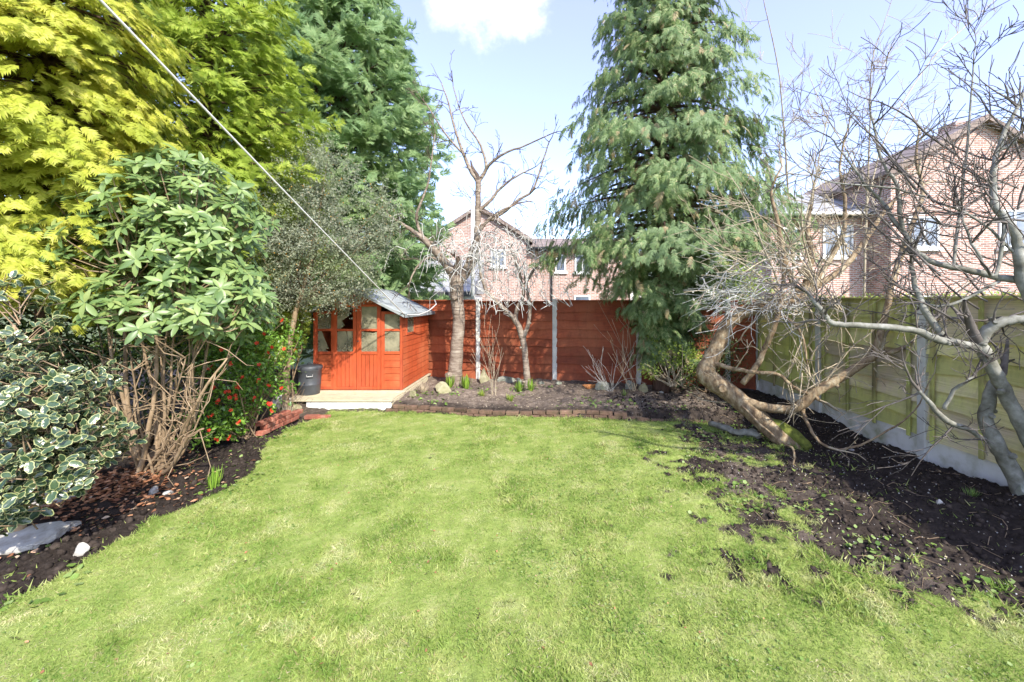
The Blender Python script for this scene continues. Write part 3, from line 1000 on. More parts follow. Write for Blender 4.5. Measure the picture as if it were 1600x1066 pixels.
# ------------------------------------------------------------------ stones
def stone(label, px, py, Y, size, mat, seed, flat=1.0, point=0.0, name='stone', rz=None, sink=.25):
    p = at(px, py, Y)
    z = float(height(p.x, p.y))
    bm = bmesh.new(); bmesh.ops.create_icosphere(bm, subdivisions=3, radius=1)
    r = random.Random(seed); cuts = []
    for _ in range(14):
        v = Vector((r.uniform(-1, 1), r.uniform(-1, 1), r.uniform(-.6, 1))).normalized(); cuts.append((v, r.uniform(.5, .8)))
    for v in bm.verts:
        for nrm, d in cuts:
            k = v.co.dot(nrm)
            if k > d: v.co -= nrm * (k - d)
        v.co += v.co.normalized() * r.uniform(-.018, .018)
        if point and v.co.z > 0:
            f = 1 - point * v.co.z
            v.co.x *= f; v.co.y *= f; v.co.z *= 1.2
    me = bpy.data.meshes.new(name)
    S = Matrix.Diagonal((size[0] / 2, size[1] / 2, size[2] * .62, 1))
    bm.transform(S); bm.to_mesh(me); bm.free()
    o = put(name, me, None, M[mat])
    o.location = (p.x, p.y, z + size[2] * (.5 - sink))
    o.rotation_euler = (r.uniform(-.1, .1), r.uniform(-.1, .1), r.uniform(0, 3) if rz is None else rz)
    tag(o, label, 'stone')
    return o


def slab(label, px, py, Y, a, b, mat, seed, rz):
    p = at(px, py, Y); z = float(height(p.x, p.y)); r = random.Random(seed)
    n = 9; poly = []
    for k in range(n):
        t = 6.283 * k / n + r.uniform(-.25, .25); q = r.uniform(.75, 1.1)
        poly.append(Vector((math.cos(t) * a * q, math.sin(t) * b * q, 0)))
    bm = bmesh.new(); vs_ = [bm.verts.new(v) for v in poly]; f = bm.faces.new(vs_)
    e = bmesh.ops.extrude_face_region(bm, geom=[f]); bmesh.ops.translate(bm, verts=[v for v in e['geom'] if isinstance(v, bmesh.types.BMVert)], vec=(0, 0, .055))
    bmesh.ops.recalc_face_normals(bm, faces=bm.faces[:]); bmesh.ops.bevel(bm, geom=bm.edges[:], offset=.01, segments=2, affect='EDGES')
    bmesh.ops.triangulate(bm, faces=bm.faces[:]); bmesh.ops.subdivide_edges(bm, edges=bm.edges[:], cuts=1)
    for v in bm.verts: v.co += Vector((r.uniform(-1, 1), r.uniform(-1, 1), r.uniform(-1, 1))) * .004
    me = bpy.data.meshes.new('stone'); bm.to_mesh(me); bm.free()
    o = put('stone', me, None, M[mat]); o.location = (p.x, p.y, z - .005); o.rotation_euler = (r.uniform(.02, .16), r.uniform(-.1, .1), rz)
    return tag(o, label, 'stone')


stone('large rounded yellowish stone right of the summerhouse wall', 691, 598, 8.6, (.50, .34, .30), 'stone', 1, rz=0)
stone('pale stone wedge on soil at the deck corner', 646, 612, 8.0, (.16, .12, .14), 'stone', 2)
stone('upright pointed stone against concrete post behind cherry trunk', 757, 590, 9.75, (.30, .2, .36), 'stone', 3, point=.6, rz=0)
stone('long flat stone at fence foot between the cherry and the small tree', 790, 592, 9.6, (.55, .2, .17), 'stone_grey', 4, rz=0)
stone('squarish stone touching the small tree trunk on its left', 812, 592, 9.4, (.22, .2, .18), 'stone_grey', 5)
stone('small low stone at fence foot right of the small tree', 846, 600, 9.5, (.24, .16, .1), 'stone_grey', 6)
stone('flat stone at the foot of the middle concrete post', 873, 603, 9.2, (.2, .16, .1), 'stone_grey', 7)
stone('wide mossy stone before the red fence left of the big conifer', 942, 601, 8.9, (.44, .28, .22), 'stone_grey', 8, rz=0)
stone('grey stone leaning by the last visible concrete post of red fence', 985, 603, 8.85, (.3, .2, .28), 'stone_grey', 9)
stone('yellowish cracked stone under the big conifer', 1005, 604, 8.6, (.26, .2, .24), 'stone', 10)
stone('small white stone on soil under the conifer edge', 1033, 607, 8.4, (.12, .1, .06), 'stone_white', 11)
stone('smooth oval stone beside the fallen log', 1165, 678, 6.15, (.42, .26, .2), 'stone_grey', 12, rz=.2)
stone('small white angular stone on the black soil', 1468, 814, 3.75, (.09, .06, .05), 'stone_white', 13)
stone('pale stone at right edge by the grey tree foot', 1597, 797, 3.75, (.14, .12, .12), 'stone_grey', 14)
stone('tiny white stone in soil below the trailing branch', 1330, 703, 5.4, (.1, .07, .05), 'stone_white', 15)
slab('broad pale flat slab lying at the left edge of the border', 30, 858, 3.3, .30, .17, 'stone_white', 16, .75)
slab('pale flat slab under the variegated holly', 82, 792, 3.9, .2, .13, 'stone_white', 17, .8)
stone('small white pointed stone at the lawn edge on the left', 126, 868, 3.25, (.11, .1, .1), 'stone_white', 18, point=.4)
stone('white broken stone in leaf litter before rhododendron stems', 240, 772, 4.25, (.13, .1, .07), 'stone_white', 19)
stone('second smaller white stone right of the litter by stems', 262, 772, 4.25, (.1, .09, .06), 'stone_white', 20)
slab('flat pinkish shard between slab and lawn edge', 95, 842, 3.5, .13, .06, 'stone_white', 21, .9)
stone('pale rubble stone left of the bin under the shrub', 440, 625, 7.5, (.4, .3, .26), 'stone_white', 22)
stone('low rubble stone before the bin beside the deck', 462, 632, 7.3, (.3, .25, .16), 'stone', 23)
o = stone('broken terracotta pot piece lying by the red fence', 920, 602, 9.0, (.4, .18, .12), 'terracotta', 24, name='pot_shard', rz=.2)
o['category'] = 'pot'

# ------------------------------------------------------------------ houses beyond
def house_window(h, x0, x1, z0, z1, y, bars=1):
    t = .07
    mb = MB()
    mb.box((x0, y - .05, z0), (x0 + t, y + .03, z1)); mb.box((x1 - t, y - .05, z0), (x1, y + .03, z1))
    mb.box((x0 + t, y - .05, z0), (x1 - t, y + .03, z0 + t)); mb.box((x0 + t, y - .05, z1 - t), (x1 - t, y + .03, z1))
    for k in range(bars):
        xm = lerp(x0, x1, (k + 1) / (bars + 1)); mb.box((xm - t / 2, y - .045, z0 + t), (xm + t / 2, y + .02, z1 - t))
    f = mb.build('window', M['white_paint'], h)
    mb = MB(); mb.box((x0 + .01, y - .02, z0 + .01), (x1 - .01, y - .012, z1 - .01)); mb.build('pane', M['house_glass'], f)
    mb = MB(); mb.box((x0 - .08, y - .11, z0 - .09), (x1 + .08, y - .002, z0 - .002)); mb.build('sill', M['white_paint'], f)


def hx(px, Y): return (px - 850) * Y / F
def hz(py, Y): return CAM_H - (py - 470) * Y / F


Y1 = 20.0
h1 = thing('house', 'pinkish brick house with gable behind the red fence and bare cherry', 'house', (0, Y1, 0))
gl, gr, ga = hx(676, Y1), hx(822, Y1), hx(748, Y1)
ze, za = hz(372, Y1), hz(326, Y1)
mb = MB(); mb.prism([(gl, Y1, -.4), (gr, Y1, -.4), (gr, Y1, ze), (ga, Y1, za), (gl, Y1, ze)], (0, 8, 0)); mb.build('wall', M['house_brick'], h1)
for s, xe in ((-1, gl), (1, gr)):
    mb = MB()
    xo = xe + s * .3; zo = ze - .3 * (za - ze) / (ga - gl)
    mb.prism([(ga, Y1 - .18, za + .02), (xo, Y1 - .18, zo + .02), (xo, Y1 - .18, zo + .16), (ga, Y1 - .18, za + .17)], (0, 8.3, 0)); rf = mb.build('roof', M['tile_roof'], h1)
    mb = MB(); mb.prism([(ga + s * .01, Y1 - .22, za - .04), (xo, Y1 - .22, zo - .06), (xo, Y1 - .22, zo + .10), (ga + s * .01, Y1 - .22, za + .12)], (0, .035, 0)); mb.build('barge_board', M['tile_roof'], rf)
Y1b = Y1 + .6
wr = hx(985, Y1b)
mb = MB(); mb.box((gr + .01, Y1b, -.4), (wr, Y1b + 6, hz(392, Y1b))); mb.build('wing_wall', M['house_brick_b'], h1)
mb = MB(); zr = hz(390, Y1b)
mb.prism([(gr - .1, Y1b - .35, zr), (gr - .1, Y1b - .35, zr + .12), (gr - .1, Y1b + 3, zr + 1.0), (gr - .1, Y1b + 6.3, zr + .12), (gr - .1, Y1b + 6.3, zr)], (wr + .3 - gr, 0, 0)); wrf = mb.build('wing_roof', M['tile_roof'], h1)
mb = MB(); mb.tube([(gr, Y1b - .4, zr + .02), (wr + .2, Y1b - .4, zr + .02)], .07, 8); mb.build('gutter', M['gutter'], wrf)
mb = MB(); mb.tube([(hx(862, Y1b), Y1b - .3, zr), (hx(862, Y1b), Y1b - .06, zr - .3), (hx(862, Y1b), Y1b - .06, -.3)], .05, 8); mb.build('downpipe', M['gutter'], h1)
house_window(h1, hx(767, Y1), hx(790, Y1), hz(417, Y1), hz(390, Y1), Y1)
house_window(h1, hx(691, Y1), hx(706, Y1), hz(420, Y1), hz(404, Y1), Y1, 0)
house_window(h1, hx(868, Y1b), hx(884, Y1b), hz(425, Y1b), hz(398, Y1b), Y1b, 0)
house_window(h1, hx(898, Y1b), hx(922, Y1b), hz(426, Y1b), hz(398, Y1b), Y1b)
house_window(h1, hx(897, Y1b), hx(922, Y1b), hz(474, Y1b), hz(462, Y1b), Y1b, 0)
# low slate roofed extension left of the gable
h3 = thing('outbuilding', 'low white walled extension with grey slate roof left of the brick gable', 'building', (-4.5, 17.5, 0))
Y3 = 17.0
a_, b_ = hx(575, Y3), hx(738, Y3)
mb = MB(); mb.box((a_, Y3, -.4), (b_, Y3 + 2.6, hz(462, Y3) + .05)); mb.build('wall', M['white_paint'], h3)
mb = MB(); z0 = hz(459, Y3); z1 = hz(398, Y3)
mb.prism([(a_ - .2, Y3 - .3, z0), (a_ - .2, Y3 - .3, z0 + .1), (a_ - .2, Y3 + 2.6, z1 + .05), (a_ - .2, Y3 + 2.6, z0)], (b_ - a_ + .3, 0, 0)); r3 = mb.build('roof', M['slate'], h3)
mb = MB(); mb.box((a_ - .2, Y3 - .36, z0 - .12), (b_ + .1, Y3 - .31, z0 + .06)); mb.build('fascia', M['gutter'], r3)
mb = MB(); mb.box((hx(600, Y3), Y3 + 2.61, 0), (hx(676, Y1) - .02, Y3 + 4, hz(392, Y3))); mb.build('back_wall', M['house_brick'], h3)
mb = MB(); mb.prism([(hx(598, Y3), Y3 + 2.4, hz(392, Y3)), (hx(598, Y3), Y3 + 2.4, hz(390, Y3)), (hx(598, Y3), Y3 + 3.4, hz(362, Y3)), (hx(598, Y3), Y3 + 4.3, hz(392, Y3))], (hx(677, Y1) - hx(598, Y3), 0, 0)); mb.build('back_roof', M['slate'], h3)
# white tube added to stand in for the bright band beside the cherry stem
mb = MB(); mb.tube([at(739, 500, 14.5), at(739, 308, 14.5)], .07, 10)
wp = mb.build('bright_band', M['white_paint']); tag(wp, 'white tube added for the bright band behind the cherry stem beyond the fence', 'bright_band')

# right hand house
Y2 = 14.0
h2 = thing('house', 'large brick gabled house behind the bare trees on the right', 'house', (13, Y2, 0))
gl, gr, ga = hx(1392, Y2), hx(1672, Y2), hx(1532, Y2)
ze, za = hz(268, Y2), hz(190, Y2)
mb = MB(); mb.prism([(gl, Y2, -.4), (gr, Y2, -.4), (gr, Y2, ze), (ga, Y2, za), (gl, Y2, ze)], (0, 8, 0)); mb.build('wall', M['house_brick_b'], h2)
for s, xe in ((-1, gl), (1, gr)):
    xo = xe + s * .3; zo = ze - .3 * (za - ze) / (ga - gl)
    mb = MB(); mb.prism([(ga, Y2 - .25, za + .02), (xo, Y2 - .25, zo + .02), (xo, Y2 - .25, zo + .15), (ga, Y2 - .25, za + .16)], (0, 8.4, 0)); rf = mb.build('roof', M['tile_roof'], h2)
    mb = MB(); mb.prism([(ga + s * .01, Y2 - .29, za - .06), (xo, Y2 - .29, zo - .08), (xo, Y2 - .29, zo + .08), (ga + s * .01, Y2 - .29, za + .1)], (0, .035, 0)); mb.build('barge_board', M['tile_roof'], rf)
Y2b = Y2 + 1.0
wl_ = hx(1205, Y2b)
mb = MB(); mb.box((wl_, Y2b, -.4), (gl - .01, Y2b + 5, hz(340, Y2b))); mb.build('wing_wall', M['house_brick_b'], h2)
mb = MB(); zr = hz(338, Y2b); zt = hz(278, Y2b)
mb.prism([(wl_ - .25, Y2b - .35, zr), (wl_ - .25, Y2b - .35, zr + .12), (wl_ - .25, Y2b + 2.4, zt), (wl_ - .25, Y2b + 5.3, zr + .12), (wl_ - .25, Y2b + 5.3, zr)], (gl - wl_ + .26, 0, 0)); rf = mb.build('wing_roof', M['slate'], h2)
mb = MB(); mb.tube([(wl_ - .2, Y2b - .4, zr + .02), (gl - .05, Y2b - .4, zr + .02)], .06, 8); mb.build('gutter', M['white_paint'], rf)
house_window(h2, hx(1418, Y2), hx(1466, Y2), hz(388, Y2), hz(338, Y2), Y2)
house_window(h2, hx(1560, Y2), hx(1608, Y2), hz(388, Y2), hz(328, Y2), Y2)
house_window(h2, hx(1285, Y2b), hx(1332, Y2b), hz(402, Y2b), hz(352, Y2b), Y2b)
house_window(h2, hx(1222, Y2b), hx(1250, Y2b), hz(402, Y2b), hz(356, Y2b), Y2b, 0)
mb = MB(); mb.box((ga + .35, Y2 + 1.2, za - .6), (ga + 1.0, Y2 + 1.9, za + .55), bev=.02); ch = mb.build('chimney', M['house_brick_b'], h2)

# washing line
p0, p1 = Vector((-3.83, -.4, 6.18)), Vector((-2.76, 8.12, 1.72))
pts = []
for i in range(25):
    t = i / 24; q = p0.lerp(p1, t); q.z -= .14 * 4 * t * (1 - t) - .0; q.z += .10 * 4 * t * (1 - t); pts.append(q)
q = [Vector((-2.60, 8.5, 1.71)), Vector((-2.50, 8.9, 1.78)), Vector((-2.42, 9.2, 1.92)), Vector((-2.5, 9.35, 2.02))]
line = MB(); line.tube(pts + q, .0105, 6)
o = line.build('washing_line', M['wire']); tag(o, 'pale washing line slanting from upper left to the summerhouse roof', 'washing line')


# ------------------------------------------------------------------ evergreens
def frond_template(pairs=6, wid=.5, fw=.075, droop=.3, seed=0):
    """flat fern-like spray along +y"""
    r = random.Random(seed); vs, fs = [], []

    def finger(base, ang, ln, w):
        d = Vector((math.sin(ang), math.cos(ang), 0)); n = Vector((d.y, -d.x, 0))
        b = len(vs)
        mid = base + d * ln * .55; tip = base + d * ln
        for p in (base - n * w * .75, base + n * w * .75 + d * ln * .2, tip):
            vs.append(Vector((p.x, p.y, -droop * p.y ** 2 - .35 * droop * abs(p.x) + r.uniform(-.02, .02))))
        fs.append((b, b + 1, b + 2))
    for i in range(pairs):
        t = .06 + .78 * i / (pairs - 1)
        ln = wid * (1 - .55 * t) * (.55 + .9 * min(1, t * 2.4)) * r.uniform(.8, 1.15)
        for s in (-1, 1):
            finger(Vector((0, t + r.uniform(-.02, .02), 0)), s * (R(58) - R(22) * t + r.uniform(-.12, .12)), ln, fw * (1 - .4 * t))
    finger(Vector((0, .62, 0)), 0, .42, fw * .9)
    finger(Vector((0, 0, 0)), 0, .66, fw * .45)
    return np.array([tuple(v) for v in vs]), np.array(fs)


FT = [frond_template(8, .52, .105, .22, s) for s in range(4)]
FG = [frond_template(7, .55, .125, .16, s + 10) for s in range(4)]
FD = [frond_template(8, .38, .085, .5, s + 20) for s in range(4)]


def conifer(name, label, base, Hh, prof, z0, nbr, fs, mat, temps, up=.15, droop=.35, fdown=.25, group=None, per=9, brown=0.0, trunk_r=.16, lean=(0, 0), vert=.0, front=(.3, -1), zfull=99, hang=.0):
    """tapered trunk, whorls of limbs, sprays along the outer limbs"""
    th = thing(name, label, 'tree', (base[0], base[1], 0), group)
    rr = random.Random(seed_of(label) & 0xffff)
    tr = MB()
    pts = [Vector((base[0] + lean[0] * t, base[1] + lean[1] * t, -.1 + (Hh + .1) * t)) for t in [k / 10 for k in range(11)]]
    tr.tube(pts, [max(.012, trunk_r * (1 - t * .97)) for t in [k / 10 for k in range(11)]], 9)
    tr.build('trunk', M['conifer_bark'], th)
    limbs = MB()
    Ps, Ds, Us, Ss, Bs = [], [], [], [], []
    for i in range(nbr):
        u = (i + rr.random()) / nbr
        z = z0 + (Hh - z0) * (u ** 1.12)
        rad = prof(z) * rr.uniform(.62, 1.12)
        if rad < .08: rad = .08
        a = i * 2.399963 + rr.uniform(-.35, .35)
        o = Vector((math.cos(a), math.sin(a), 0))
        facing = o.x * front[0] + o.y * front[1]
        c = Vector((base[0] + lean[0] * z / Hh, base[1] + lean[1] * z / Hh, z - up * rad * .6))
        s0 = up + rr.uniform(-.1, .12); dr = droop * rr.uniform(.7, 1.3)
        bp = [c + o * rad * t + Vector((0, 0, rad * (s0 * t - dr * t * t))) for t in (0, .25, .5, .75, 1)]
        limbs.tube(bp[:4], [.018 * rad + .005, .014 * rad + .004, .009 * rad + .003, .003], 4, cap=False)
        dens = (1.0 if facing > -.3 else .45) * (1.0 if z < zfull else .4)
        nf = max(3, int(per * (rad / fs) ** .9 * dens * .55))
        for k in range(nf):
            t = rr.random() ** .5 * .98 + .06
            if t < .22 and rr.random() < .5: continue
            lat = rr.gauss(0, .20) * rad * (1.15 - .75 * t)
            side = Vector((-o.y, o.x, 0))
            p = c + o * rad * t + side * lat + Vector((0, 0, rad * (s0 * t - dr * t * t) + rr.gauss(-.03, .07) * rad * .5 - abs(lat) * .12))
            d = o * rr.uniform(.5, 1) + side * (lat / max(rad, .1) * 1.6 + rr.gauss(0, .45)) + Vector((0, 0, -fdown + rr.gauss(0, .3)))
            Ps.append(p); Ds.append(d)
            uv = Vector((0, 0, .55)) + rvec() * (.5 + vert) + o * .95
            Us.append(uv); Ss.append(fs * rr.uniform(.65, 1.25)); Bs.append(rr.random() < brown)
    limbs.build('limbs', M['conifer_bark'], th)
    Ps = np.array([tuple(p) for p in Ps]); Ds = np.array([tuple(p) for p in Ds]); Us = np.array([tuple(p) for p in Us]); Ss = np.array(Ss); Bs = np.array(Bs)
    Fm = frames(Ds, Us)
    Vall, Fall, off, mi = [], [], 0, []
    pick = rng.integers(0, len(temps), len(Ps))
    for q, (tv, tf) in enumerate(temps):
        s = pick == q
        if not s.any(): continue
        V = np.einsum('nij,kj->nki', Fm[s], tv) * Ss[s][:, None, None] + Ps[s][:, None, :]
        n = s.sum()
        Fc = tf[None] + (np.arange(n) * len(tv))[:, None, None] + off
        Vall.append(V.reshape(-1, 3)); Fall.append(Fc.reshape(-1, 3)); off += n * len(tv)
        mi.append(np.repeat(Bs[s].astype(int), len(tf)))
    me = np_mesh('crown', np.concatenate(Vall), np.concatenate(Fall), False, np.concatenate(mi))
    cr = put('crown', me, th, [M[mat], M['brown_frond']])
    tag(cr, kind='stuff')
    return th, len(Ps)


tot = 0
t_, k = conifer('golden_conifer', 'golden yellow conifer at the far left above the holly', (-5.75, 4.75), 9.5,
                lambda z: 1.38 * min(1, max(.05, (9.8 - z) / 5.0)) * (1 if z > 2.4 else .8), 2.25, 680, .135, 'gold_leaf', FG, .05, .30, .75, per=11.5, trunk_r=.13, zfull=5.8); tot += k
t_, k = conifer('golden_conifer', 'lime green conifer between the golden conifer and the tall mid green one', (-5.95, 7.25), 11.0,
                lambda z: (1.8 if z > 3.0 else 1.35) * min(1, max(.05, (11.5 - z) / 5.5)), 1.3, 560, .20, 'lime_leaf', FT, .35, .25, .05, per=11.5, trunk_r=.15, zfull=8.0); tot += k
t_, k = conifer('tall_conifer', 'tall mid green conifer behind the summerhouse', (-6.0, 11.9), 14.0,
                lambda z: 2.75 * min(1, max(.05, (14.5 - z) / 6.5)), 1.2, 720, .30, 'green_conifer', FT, .42, .3, -.1, per=11.5, trunk_r=.22, zfull=11.5); tot += k
t_, k = conifer('tall_conifer', 'big blue green conifer with drooping branches before the right of red fence', (2.52, 8.75), 13.0,
                lambda z: (2.5 * min(1, max(.05, (14.0 - z) / 9.9)) if z > 3.6 else lerp(.62, 2.2, max(0, (z - 1.3) / 2.4) ** 1.5)), .9, 480, .22, 'blue_conifer', FD, .16, .42, .65, per=17, brown=.06, zfull=9.5, trunk_r=.2, vert=.1); tot += k


# ------------------------------------------------------------------ leafy shrubs
def leaf_template(w=.36, fold=.08, curl=.12, n=5, tipw=1.0):
    ts = [0, .18, .42, .70, .9, 1.0][:n + 1]
    wd = [.06, .62, 1.0, .86, .42, 0]
    vs, fs = [], []
    for t, q in zip(ts, wd):
        z = -curl * t * t
        vs += [(-w / 2 * q, t, z + fold * q), (0, t, z), (w / 2 * q, t, z + fold * q)]
    for i in range(len(ts) - 1):
        a = i * 3
        for k in (0, 1):
            fs += [(a + k, a + k + 1, a + k + 4), (a + k, a + k + 4, a + k + 3)]
    return np.array(vs, float), np.array(fs)


def project(P):
    return 850 + F * P[:, 0] / P[:, 1], 470 + F * (CAM_H - P[:, 2]) / P[:, 1]


def split_leaves(th, P, Fm, S, tv, tf, mats, tmi=None, nmax=300, cell=11):
    """the leaves that show largest are parts of their own, the rest one mass"""
    C = P + Fm[:, :, 1] * S[:, None] * .5
    px, py = project(C)
    order = np.argsort(C[:, 1])
    seen = set(); front = []
    for i in order:
        if not (0 <= px[i] <= 1600 and 0 <= py[i] <= 1066): continue
        key = (int(px[i] // cell), int(py[i] // cell))
        if key in seen: continue
        seen.add(key); front.append(i)
    cam_dir = C / np.linalg.norm(C - np.array([0, 0, CAM_H]), axis=1, keepdims=True)
    fac = np.abs((Fm[:, :, 2] * cam_dir).sum(1))
    front.sort(key=lambda i: -S[i] / C[i, 1] * (.3 + fac[i]))
    chosen = front[:nmax]
    me = np_mesh('leaf', tv, tf, True, tmi)
    for m_ in mats: me.materials.append(m_)
    w0 = wloc(th)
    for i in chosen:
        o = bpy.data.objects.new('leaf', me); link(o, th)
        mt = Matrix([[*(Fm[i][r] * S[i]), P[i][r] - w0[r]] for r in range(3)] + [[0, 0, 0, 1]])
        o.matrix_basis = mt
    mask = np.ones(len(P), bool); mask[chosen] = False
    me2 = inst_mesh('foliage', tv, tf, P[mask], Fm[mask], S[mask], True, tmi)
    cr = put('foliage', me2, th, mats)
    tag(cr, kind='stuff')


# --- rhododendron
rb = (-4.42, 4.6)
rho = thing('rhododendron', 'big leaved rhododendron with bare tan stems in the left border', 'shrub', (rb[0], rb[1], 0))
stems = []
sr = random.Random(3)
tops = []
stem_targets = [(165, 470, 4.5), (190, 500, 4.9), (215, 430, 4.4), (235, 480, 4.3), (255, 440, 4.8), (262, 500, 4.5), (285, 470, 4.35), (320, 500, 4.5),
                (345, 480, 4.8), (300, 420, 4.6), (330, 520, 4.3), (185, 400, 4.7), (240, 380, 4.9), (370, 470, 5.0), (140, 440, 4.9),
                (335, 590, 4.3), (300, 640, 4.25), (355, 560, 4.4), (175, 600, 4.4), (150, 540, 4.6), (318, 670, 4.3), (290, 560, 4.25), (205, 560, 4.3)]
zb = float(height(rb[0], rb[1]))
for i, (px, py, Y) in enumerate(stem_targets):
    b0 = Vector((rb[0] + sr.uniform(-.13, .16), rb[1] + sr.uniform(-.1, .1), zb - .05))
    e = at(px, py, Y)
    m1 = b0.lerp(e, .35) + Vector((sr.uniform(-.08, .08) + (e.x - b0.x) * .08, sr.uniform(-.08, .08), -.05))
    m2 = b0.lerp(e, .7) + Vector((sr.uniform(-.1, .1), sr.uniform(-.1, .1), sr.uniform(-.05, .08)))
    r0 = sr.uniform(.012, .03)
    p, r = smooth_path([b0, m1, m2, e], [r0, r0 * .75, r0 * .55, r0 * .35], 4, .008)
    mb = MB(); mb.tube(p, r, 7); mb.build('stem', M['stem'], rho)
    tops.append(e)
    stems.append((p, r))
tw = MB()
# leafy ends fill an uneven dome
cl = []
domes = [((250, 335), 4.55, 150, 100), ((150, 400), 4.4, 80, 70), ((310, 400), 4.5, 100, 80), ((200, 470), 4.25, 60, 45), ((330, 470), 4.35, 70, 55), ((270, 290), 4.8, 90, 60), ((350, 350), 4.8, 60, 60), ((365, 450), 4.7, 45, 50), ((130, 350), 4.8, 50, 40), ((375, 500), 4.8, 30, 40), ((290, 500), 4.3, 50, 25)]
for (cx, cy), Y, wx, wz in domes:
    nn = int(wx * wz / 64)
    for _ in range(nn):
        v = rvec(); rad = sr.random() ** .4
        c = at(cx, cy, Y) + Vector((v.x * wx * Y / F * rad, v.y * .55 * rad, v.z * wz * Y / F * rad))
        if v.y > .6 and sr.random() < .6: continue
        cl.append(c)
for c in cl:
    s_ = min(tops, key=lambda q: (q - c).length)
    mid = s_.lerp(c, .5) + rvec() * .06 - Vector((0, 0, .05))
    tw.tube([s_, mid, c], [.009, .007, .004], 4, cap=False)
# bare cross twigs under the leaves
for (p, r) in stems:
    for _ in range(8):
        i = sr.randrange(3, len(p)); s_ = p[i]
        d = (rvec() + Vector((0, -.2, .6))).normalized()
        e = s_ + d * sr.uniform(.15, .5)
        tw.tube([s_, s_.lerp(e, .5) + rvec() * .03, e, e + (d + rvec() * .8).normalized() * .12], [.006, .005, .0035, .002], 4, cap=False)
tag(tw.build('twigs', M['stem'], rho), kind='stuff')
P, D, U, S = [], [], [], []
for c in cl:
    ax = (Vector((c.x - (-4.4), c.y - 5.0, .9)) + rvec() * .5).normalized()
    a0 = sr.uniform(0, 6.28)
    e1 = ax.orthogonal().normalized(); e2 = ax.cross(e1)
    nl = sr.randrange(7, 11)
    for k in range(nl):
        a = a0 + k * 6.283 / nl + sr.uniform(-.2, .2)
        d = (e1 * math.cos(a) + e2 * math.sin(a)) + ax * sr.uniform(-.15, .55)
        P.append(c + ax * sr.uniform(-.02, .02)); D.append(d); U.append(ax + rvec() * .25); S.append(sr.uniform(.095, .165))
P = np.array([tuple(q) for q in P]); D = np.array([tuple(q) for q in D]); U = np.array([tuple(q) for q in U]); S = np.array(S)
tv, tf = leaf_template(.34, .05, .22)
split_leaves(rho, P, frames(D, U), S, tv, tf, [M['rhodo_leaf']], None, 300, 11)


# --- variegated holly
def rim_leaf():
    """leaf with a darker centre and a cream margin, wavy edge"""
    out, inn, vs, fs, mi = [], [], [], [], []
    n = 14
    for k in range(n):
        a = 2 * math.pi * k / n
        w = 1 + (.10 if k % 2 == 0 else -.06)
        y = .5 - .5 * math.cos(a); x = math.sin(a) * .30 * (1.05 - .25 * y) * w
        z = .05 * (1 if k % 2 else -1) * (abs(x) > .1) - .12 * (y - .3) ** 2 + .25 * abs(x)
        vs.append((x, y, z))
    for k in range(n):
        x, y, z = vs[k]
        vs.append((x * .78, .5 + (y - .5) * .88, z * .6 - .002))
    vs.append((0, .5, -.02))
    for k in range(n):
        k2 = (k + 1) % n
        fs += [(k, k2, n + k2), (k, n + k2, n + k)]; mi += [1, 1]
        fs.append((n + k, n + k2, 2 * n)); mi.append(0)
    return np.array(vs), np.array(fs), np.array(mi)


hol = thing('holly', 'variegated holly with cream edged leaves at the left edge', 'shrub', (-4.1, 3.3, 0))
hr = random.Random(5)
htv, htf, hmi = rim_leaf()
P, D, U, S = [], [], [], []
blobs = [((55, 620), 3.15, 90, 80), ((100, 655), 3.1, 75, 50), ((15, 535), 3.3, 65, 65), ((40, 700), 2.95, 90, 65), ((150, 690), 3.25, 45, 40), ((30, 770), 2.9, 60, 35), ((10, 455), 3.5, 45, 40), ((-60, 620), 3.2, 90, 140), ((105, 600), 3.4, 55, 40), ((70, 740), 3.1, 90, 40), ((0, 790), 2.95, 60, 40), ((90, 690), 3.3, 90, 60)]
hb = MB()
hbase = Vector((-4.35, 3.4, 0))
mb = MB(); p, r = smooth_path([hbase, hbase + Vector((.05, -.05, .8)), hbase + Vector((.0, 0, 1.3)), hbase + Vector((-.05, 0, 1.8))], [.04, .035, .02, .01], 4); mb.tube(p, r, 8); mb.build('trunk', M['stem'], hol)
for (cx, cy), Y, wx, wz in blobs:
    c0 = at(cx, cy, Y)
    for _ in range(int(wx * wz / 95)):
        v = rvec(); rad = hr.random() ** .35
        c = c0 + Vector((v.x * wx * Y / F * rad, v.y * .38 * rad, v.z * wz * Y / F * rad))
        ax = (Vector((v.x, v.y - .35, v.z * .5 + .45)) + rvec() * .5).normalized()
        st = c - ax * .16
        hb.tube([hbase + Vector((0, 0, max(.2, c.z - .25))) if hr.random() < .25 else st - ax * .1, st, c], [.006, .004, .002], 4, cap=False)
        e1 = ax.orthogonal().normalized(); e2 = ax.cross(e1)
        nl = hr.randrange(5, 8)
        for k in range(nl):
            a = k * 2.4 + hr.uniform(-.3, .3)
            d = e1 * math.cos(a) + e2 * math.sin(a) + ax * hr.uniform(.0, .8)
            P.append(c - ax * hr.uniform(0, .14)); D.append(d); U.append(ax + Vector((0, -.3, .4)) + rvec() * .4); S.append(hr.uniform(.05, .092))
tag(hb.build('twigs', M['stem'], hol), kind='stuff')
P = np.array([tuple(q) for q in P]); D = np.array([tuple(q) for q in D]); U = np.array([tuple(q) for q in U]); S = np.array(S)
split_leaves(hol, P, frames(D, U), S, htv, htf, [M['holly_mid'], M['holly_rim']], hmi, 300, 12)


